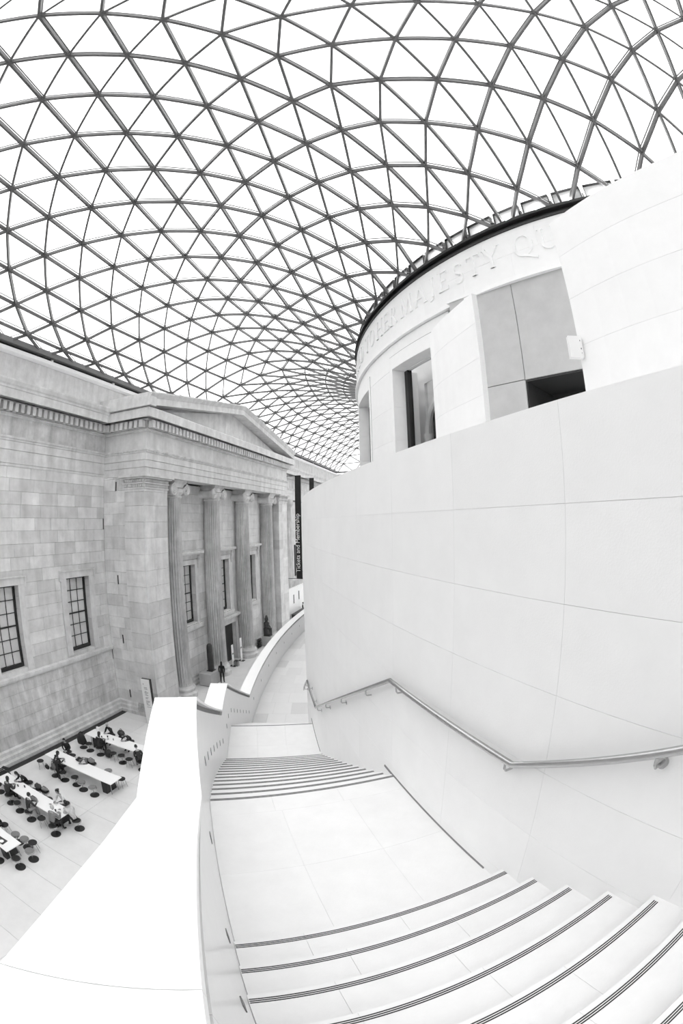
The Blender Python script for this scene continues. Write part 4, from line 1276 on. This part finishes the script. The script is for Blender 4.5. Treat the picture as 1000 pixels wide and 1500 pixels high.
def cloth(v):
    if v not in _cl: _cl[v] = mat('cloth_%d' % int(v*1000), v, 0.9, var=0.25 if v > .1 else .3, scale=9)
    return _cl[v]
person('woman with long dark hair in black seated at the near side of the farthest table', -16.62, 14.93, 0, .02, .02, 'dark', 'long', lean=.25)
person('grey-haired man in a dark suit seated behind the farthest table', -17.03, 16.62, PI, .02, .03, 'grey', 'short', lean=.3)
person('man in dark clothes bent low over the far side of the farthest table', -15.62, 16.62, PI, .03, .03, 'dark', 'short', lean=.75, headdrop=.7)
person('man in dark clothes seated sideways at the outer end of the farthest table', -13.74, 14.98, .9, .03, .025, 'dark', 'short', lean=.55, headdrop=.6, arms='lap')
person('woman in a black coat leaning over the wall end of the second table', -17.0, 11.78, -.3, .02, .02, 'dark', 'long', lean=.5)
person('child standing with a grey backpack at the second table', -16.5, 11.55, -.2, .025, .02, 'dark', 'short', lean=.3, pose='stand', arms='table', scale=.82)
person('man in an open dark suit jacket sitting upright by the wall', -17.66, 13.48, PI+.5, .02, .03, 'dark', 'short', lean=.1, arms='lap')
person('person slumped asleep with dark hair on the second table', -15.7, 13.4, PI-.1, .12, .03, 'dark', 'short', lean=.95, headdrop=.9)
person('woman in a dark puffer coat seated at the third table', -16.8, 8.34, .1, .04, .02, 'dark', 'long', lean=.3, puffer=True)
person('man in a dark sweater and light trousers seated at the third table', -15.08, 8.18, -.15, .035, .3, 'dark', 'short', lean=.35)
person('old lady with white hair in a grey coat and scarf at the third table', -13.52, 8.26, .1, .2, .03, 'grey', 'short', lean=.35, puffer=True)
person('woman in a pale coat seen from behind at the outer end of the third table', -13.0, 9.16, 1.35, .5, .03, 'dark', 'bun', lean=.5, puffer=True)
person('woman in white with dark hair facing the camera behind the third table', -14.25, 9.82, PI, .65, .1, 'dark', 'bun', lean=.2)
person('dark-haired person in black bent behind the third table', -16.9, 9.8, PI-.2, .015, .02, 'dark', 'long', lean=.6, headdrop=.4)
person('person in black at the left picture edge behind the table with the tray', -15.2, 6.62, PI, .015, .02, 'dark', 'short', lean=.5)
person('visitor in black standing by the statue plinth in front of the portico', -16.06, 28.45, .35, .012, .02, 'dark', 'long', pose='stand', arms='down', scale=1.0)

# ================================================================== things on and around the tables
def bag(name, label, x, y, z, r, m, cat='bag', group=None):
    o = empty(name, (x, y, z)); tag(o, label, cat, group)
    b = MB(); hb = MB(); hb.ball((0, 0, r[2]), r, 12, 8); rnd = random.Random(hash(label) % 999)
    b.add([(v[0]*rnd.uniform(.88, 1.1), v[1]*rnd.uniform(.88, 1.1), max(.0, v[2]*rnd.uniform(.92, 1.06))) for v in hb.v], hb.f); b.obj('bag_body', m, o, True)
    pts = [(-.09, 0, r[2]*1.8), (-.07, .02, r[2]*2.2), (0, .03, r[2]*2.4), (.07, .02, r[2]*2.2), (.09, 0, r[2]*1.8)]
    MB().tube(pts, .012, 6).obj('strap', M_BLACK, o)
    return o
def coat(label, x, y, z, w, m):
    o = empty('draped_coat', (x, y, z)); tag(o, label, 'coat')
    b = MB(); rings = []
    rnd = random.Random(5)
    prof = [(.04, .42), (.16, .38), (.24, .26), (.28, .1), (.3, -.1), (.27, -.22)]
    n = 18; vs = []; fs = []
    for r, zz in prof:
        for k in range(n):
            a = 2*PI*k/n; q = r*(1+.12*math.sin(5*a+zz*4)+rnd.uniform(-.03, .03))*w; vs.append((q*math.cos(a), q*math.sin(a)*.8, zz))
    for j in range(len(prof)-1):
        for k in range(n): fs.append((j*n+k, j*n+(k+1) % n, (j+1)*n+(k+1) % n, (j+1)*n+k))
    fs.append(tuple(range(n)))
    b.add(vs, fs); b.obj('coat_folds', m, o, True)
    MB().tube([(-.14, .02, .38), (-.05, .1, .44), (.06, .1, .44), (.14, .0, .38)], .035, 6).obj('collar', m, o)
    return o
coat('black coat draped over the stool by the wall at the farthest table', -18.02, 15.0, .5, 1.0, M_BLACK)
bag('holdall', 'dark bag heap under the near side of the farthest table', -16.06, 15.02, 0, (.26, .22, .24), M_BLACK)
bag('handbag', 'dark rounded bag on the stool behind the farthest table', -16.42, 16.75, .475, (.24, .2, .2), M_DARK)
bag('backpack', 'grey backpack on the back of the child at the second table', -16.44, 11.34, .72, (.14, .11, .2), cloth(.12))
bag('rucksack', 'grey rucksack beside the sleeper on the second table', -15.42, 13.12, .74, (.2, .16, .12), cloth(.2))
bag('shoulder_bag', 'black bag lying by the sleeper on the second table', -16.1, 12.8, .74, (.18, .1, .05), M_BLACK)
bag('handbag', 'black handbag hanging at the side of the woman leaning over the second table', -17.28, 11.5, .36, (.15, .1, .14), M_BLACK)
bag('satchel', 'grey satchel on the third table before the man in light trousers', -15.15, 8.75, .74, (.22, .14, .1), cloth(.18))
bag('tote_bag', 'dark bag on the stool behind the third table', -16.1, 9.8, .49, (.22, .16, .12), cloth(.06))
bag('tote_bag', 'grey bag on the stool behind the third table', -15.7, 9.88, .49, (.2, .15, .1), cloth(.2))
def cup(label, x, y, m=None, h=.1):
    o = empty('cup', (x, y, .74)); tag(o, label, 'cup', 'cups on the café tables')
    MB().lathe([(.0, 0), (.03, 0), (.04, h), (.034, h), (.026, .01), (.0, .01)], n=12, cap=False).obj('cup_body', m or M_LAMPW, o)
    MB().lathe([(.034, h*.8), (.0, h*.8)], n=12, cap=False).obj('drink', M_TRAY, o)
cup('small dark cup before the long-haired woman on the farthest table', -16.88, 15.58, M_DARK)
cup('dark cup at the middle of the clutter on the farthest table', -16.62, 15.8, M_DARK)
cup('pale cup standing apart on the farthest table', -16.12, 15.72, cloth(.4))
cup('pale cup at the wall end of the second table', -16.57, 12.25, cloth(.5), .13)
cup('dark cup before the woman in the puffer coat', -16.6, 8.95, M_DARK)
cup('dark cup beside the dark-haired person on the third table', -16.3, 9.15, M_DARK)
cup('white cup before the woman in white', -14.1, 9.2)
cup('dark cup before the old lady', -13.8, 8.85, M_DARK)
def dish(name, label, x, y, cat='dish'):
    o = empty(name, (x, y, .74)); tag(o, label, cat)
    MB().lathe([(.0, .004), (.07, .004), (.12, .022), (.115, .026), (.07, .01), (.0, .01)], n=18, cap=False).obj('plate', M_LAMPW, o)
    b = MB(); b.ball((.02, .01, .03), (.05, .04, .025), 8, 6); b.ball((-.03, -.02, .025), (.03, .03, .02), 8, 6); b.obj('food', M_SEATG, o)
dish('plate', 'plate of food between the cups on the farthest table', -16.45, 15.62)
dish('plate', 'plate with leftovers before the woman in white', -14.35, 9.05)
dish('plate', 'plate with leftovers before the old lady', -13.75, 9.05)
o = empty('paper_bag', (-17.42, 15.95, .74)); tag(o, 'tall white paper bag standing on the wall end of the farthest table', 'bag')
b = MB(); b.hexa([(-.11, -.07, 0), (.11, -.07, 0), (.11, .07, 0), (-.11, .07, 0)], [(-.12, -.05, .36), (.12, -.05, .36), (.12, .05, .36), (-.12, .05, .36)]); b.obj('bag_body', M_TABLE, o)
MB().tube([(-.05, -.05, .35), (-.04, -.05, .42), (.04, -.05, .42), (.05, -.05, .35)], .006, 5).obj('handle', M_TABLE, o)
o = empty('paper_sheet', (-13.7, 8.7, .742)); tag(o, 'crumpled white wrapper among the dishes of the third table', 'paper')
b = MB(); hb = MB(); hb.ball((0, 0, .04), (.14, .1, .06), 9, 6); rr2 = random.Random(9)
b.add([(v[0]*rr2.uniform(.7, 1.2), v[1]*rr2.uniform(.7, 1.2), max(0, v[2]*rr2.uniform(.5, 1.2))) for v in hb.v], hb.f); b.obj('wrapper_folds', M_TABLE, o)
o = empty('tray', (-13.98, 5.68, .74), .1); tag(o, 'dark serving tray on the table at the left picture edge', 'tray')
b = MB(); b.box(-.22, .22, -.15, .15, 0, .012); b.obj('tray_base', M_TRAY, o)
b = MB(); b.box(-.23, .23, -.16, -.148, 0, .03); b.box(-.23, .23, .148, .16, 0, .03); b.box(-.23, -.218, -.16, .16, 0, .03); b.box(.218, .23, -.16, .16, 0, .03); b.obj('tray_rim', M_TRAY, o)
o = empty('bowl', (-13.88, 5.64, .752)); tag(o, 'round white bowl on the dark serving tray', 'bowl')
MB().lathe([(.0, .005), (.05, .0), (.1, .045), (.094, .047), (.05, .01), (.0, .012)], n=18, cap=False).obj('bowl_body', M_LAMPW, o)
# high chair at the left edge
o = empty('high_chair', (-18.25, 9.3, 0), .3); tag(o, 'black wooden high chair at the wall end of the third table', 'chair')
for sx in (-1, 1):
    for sy in (-1, 1): MB().tube([(sx*.2, sy*.2, .62), (sx*.27, sy*.27, 0)], .025, 6).obj('leg', M_BLACK, o)
    MB().tube([(sx*.19, -.19, .6), (sx*.19, -.22, .98)], .022, 6).obj('back_post', M_BLACK, o)
MB().box(-.2, .2, -.2, .2, .58, .62).obj('seat', M_BLACK, o)
for z in (.75, .86, .96): MB().box(-.2, .2, -.225, -.2, z, z+.05).obj('back_slat', M_BLACK, o)
MB().box(-.24, .24, .1, .32, .8, .83).obj('tray', M_BLACK, o)
for z in (.2, .4): MB().box(-.25, .25, .24, .27, z, z+.03).obj('rung', M_BLACK, o)

# ================================================================== objects before the portico
def plinth(label, y, h=.78):
    o = empty('statue_plinth', (-16.9, y, 0)); tag(o, label, 'plinth', 'statue plinths before the portico')
    MB().box(-.48, .48, -h+.03, h-.03, 0, .08).obj('plinth_foot', M_SHADOWGAP, o)
    MB().box(-.5, .5, -h, h, .06, 1.0).obj('plinth_block', M_PLINTH, o)
plinth('pale stone plinth under the black stele left of the doorway', 28.05)
plinth('pale stone plinth under the seated black figure right of the doorway', 39.72, .4)
o = empty('stele', (-16.85, 28.25, 1.0)); tag(o, 'tall black stone stele with rounded top on a pale plinth', 'sculpture')
b = MB(); pr = [(.3, 0), (.3, .02), (.285, 1.0), (.27, 1.8), (.24, 2.02), (.15, 2.13), (.0, 2.16)]
v = []
b.lathe(pr, n=14, cap=False); b.v = [(x*.8, y*1.0, z) for x, y, z in b.v]; b.obj('stele_shaft', M_BRONZE, o, True)
MB().box(-.25, .25, -.3, .3, 0, .05).obj('stele_foot', M_BRONZE, o)
o = empty('statue', (-16.9, 39.72, 1.0)); tag(o, 'black seated stone figure on a pale plinth right of the doorway', 'sculpture')
b = MB(); b.box(-.3, .35, -.32, .32, 0, .12); b.hexa([(-.3, -.3, .12), (.1, -.3, .12), (.1, .3, .12), (-.3, .3, .12)], [(-.3, -.28, .8), (.05, -.28, .8), (.05, .28, .8), (-.3, .28, .8)]); b.obj('throne', M_BRONZE, o)
b = MB(); b.tube([(-.1, 0, .75), (-.1, 0, 1.0), (-.08, 0, 1.3), (-.07, 0, 1.45), (-.06, 0, 1.52)], [.24, .25, .28, .14, .09], 12)
for s in (-1, 1):
    b.tube([(-.05, s*.12, .75), (.3, s*.12, .75), (.32, s*.12, .12)], [.12, .11, .08], 8); b.tube([(-.08, s*.28, 1.32), (0, s*.3, 1.0), (.25, s*.16, .85)], [.09, .075, .05], 8)
b.ball((-.04, 0, 1.68), (.13, .12, .16), 12, 8); b.obj('seated_body', M_BRONZE, o, True)
b = MB(); b.lathe([(.2, 1.55), (.19, 1.75), (.14, 1.86), (.08, 2.05), (.0, 2.08)], (-.07, 0, 0), 12, cap=False); b.obj('headdress', M_BRONZE, o, True)
# information stands by the doorway
for (x, y, h, lab) in ((-17.2, 34.25, 2.1, 'white banner stand on a dark foot right of the doorway'), (-17.2, 32.6, 1.9, 'white leaflet stand left of the doorway, next to a small box')):
    o = empty('banner_stand', (x, y, 0)); tag(o, lab, 'sign')
    MB().box(-.25, .25, -.2, .2, 0, .04).obj('foot', M_DARK, o)
    MB().box(-.02, .02, -.16, .16, .04, h).obj('banner_panel', M_TABLE, o)
    MB().box(.02, .026, -.1, .1, h*.55, h*.62).obj('print_block', M_PRINT, o)
o = empty('leaflet_box', (-16.95, 32.75, 0)); tag(o, 'small dark leaflet box on the floor beside the white leaflet stand', 'box')
MB().box(-.16, .16, -.16, .16, 0, .45).obj('box_body', M_SEATG, o); MB().box(-.17, .17, -.17, .17, .45, .48).obj('box_lid', M_DARK, o)
for (x, y, lab) in ((-17.7, 38.6, 'folded dark chairs stacked by the wall left of the far plinth'),):
    o = empty('barrier_rack', (x+.35, y, 0)); tag(o, 'small dark slatted rack beside the far plinth', 'rack')
    for k in range(5): MB().box(-.15, .15, -.3, .3, .12+.17*k, .2+.17*k).obj('slat', M_DARK, o)
    for s in (-1, 1): MB().box(-.03, .03, s*.28-.02, s*.28+.02, 0, .95).obj('post', M_DARK, o)
# totem sign near the portico corner
o = empty('totem_sign', (-16.57, 19.8, 0), math.radians(6)); tag(o, 'tall white information totem with a dark edge by the portico corner', 'sign')
MB().box(-.3, .3, -.02, .02, 0, 3.0).obj('sign_face', M_SIGN, o)
MB().box(-.3, .34, .021, .2, 0, 3.0).obj('dark_body', M_BLACK, o)
b = MB(); rq = random.Random(3)
b.box(-.16, -.12, -.026, -.02, 2.66, 2.72); zz = 2.45
for k in range(12):
    x0 = -.13+rq.uniform(0, .04); b.box(x0, x0+rq.uniform(.12, .3), -.026, -.02, zz, zz+.03); zz -= .085 if k not in (1, 5, 7) else .15
b.box(-.1, .2, -.026, -.02, 1.18, 1.2); b.obj('sign_print', M_PRINT, o)

# hanging banners on the far bay
def banner(label, x0, x1, y, z0, z1, text=None):
    o = empty('hanging_banner', ((x0+x1)/2, y, z0)); tag(o, label, 'banner'); w = (x1-x0)/2
    MB().box(-w, w, -.02, .02, 0, z1-z0).obj('banner_cloth', M_BLACK, o)
    MB().box(XE-(x0+x1)/2, w, -.03, .03, z1-z0, z1-z0+.06).obj('top_rod', M_DARK, o)
    MB().box(XE-(x0+x1)/2, w, -.03, .03, -.06, 0).obj('bottom_rod', M_DARK, o)
    if text:
        cu = bpy.data.curves.new('banner_text', 'FONT'); cu.body = text; cu.size = 1.0; cu.extrude = .004
        t = bpy.data.objects.new('t', cu); COL.objects.link(t)
        dg = bpy.context.evaluated_depsgraph_get(); me = bpy.data.meshes.new_from_object(t.evaluated_get(dg))
        bpy.data.objects.remove(t)
        me.materials.clear(); me.materials.append(M_TEXTW)
        xs_ = [v.co.x for v in me.vertices]; L = max(xs_)-min(xs_)
        q = link('banner_text', me, o); sc = 7.0/L
        q.rotation_euler = (PI/2, -PI/2, 0); q.scale = (sc, sc*1.05, 1); q.location = (w*.3, -.026, .75)
    return o
banner('long black banner lettered Tickets and Membership hanging beyond the portico', -17.6, -16.85, 51.0, 5.3, 17.6, 'Tickets and Membership')
banner('plain black banner hanging behind the lettered one', -18.1, -17.45, 58.5, 5.3, 18.0)
# white kiosk wall, counter and attendant at the far end
o = empty('ticket_kiosk', (-18.6, 53.5, 0)); tag(o, 'low white kiosk wall with two dark upright slots beyond the portico', 'kiosk')
MB().box(-.15, .15, -4.2, 5.0, 0, 3.95).obj('kiosk_wall', M_TABLE, o)
for y, z in ((-1.4, 2.0), (.6, 2.2)): MB().box(.15, .17, y-.13, y+.13, z, z+1.1).obj('dark_slot', M_DARK, o)
MB().box(.15, .3, -4.2, 5.0, 3.9, 4.0).obj('kiosk_cap', M_TABLE, o)
o = empty('counter', (-17.5, 51.2, 0)); tag(o, 'dark counter before the white kiosk wall', 'counter')
MB().box(-.4, .4, -1.6, 3.0, 0, 1.08).obj('counter_front', M_DARK, o); MB().box(-.45, .45, -1.65, 3.05, 1.08, 1.12).obj('counter_top', M_DARK, o)
o = empty('notice_board', (-17.3, 56.2, 0)); tag(o, 'grey notice board standing right of the kiosk slots', 'sign')
MB().box(-.5, .5, -.03, .03, .3, 3.0).obj('board', mat('board_grey', .5, .6), o); MB().box(-.5, -.44, -.03, .03, 0, .3).obj('leg', M_DARK, o); MB().box(.44, .5, -.03, .03, 0, .3).obj('leg', M_DARK, o)
b = MB(); b.box(-.3, .1, -.036, -.03, 2.0, 2.1); b.box(-.2, .3, -.036, -.03, 1.6, 1.7); b.box(-.3, .3, -.036, -.03, 1.1, 1.3); b.obj('print_block', M_PRINT, o)
person('attendant in black behind the dark counter by the kiosk', -18.12, 54.5, -1.2, .012, .02, 'dark', 'short', pose='stand', arms='down')

for o in list(COL.objects):
    b_ = o.name.split('.')[0]
    if b_ in ('print_marks', 'sign_print', 'print_block', 'egg_moulding', 'bead_moulding', 'nosing_strip', 'banner_text'): o['kind'] = 'stuff'
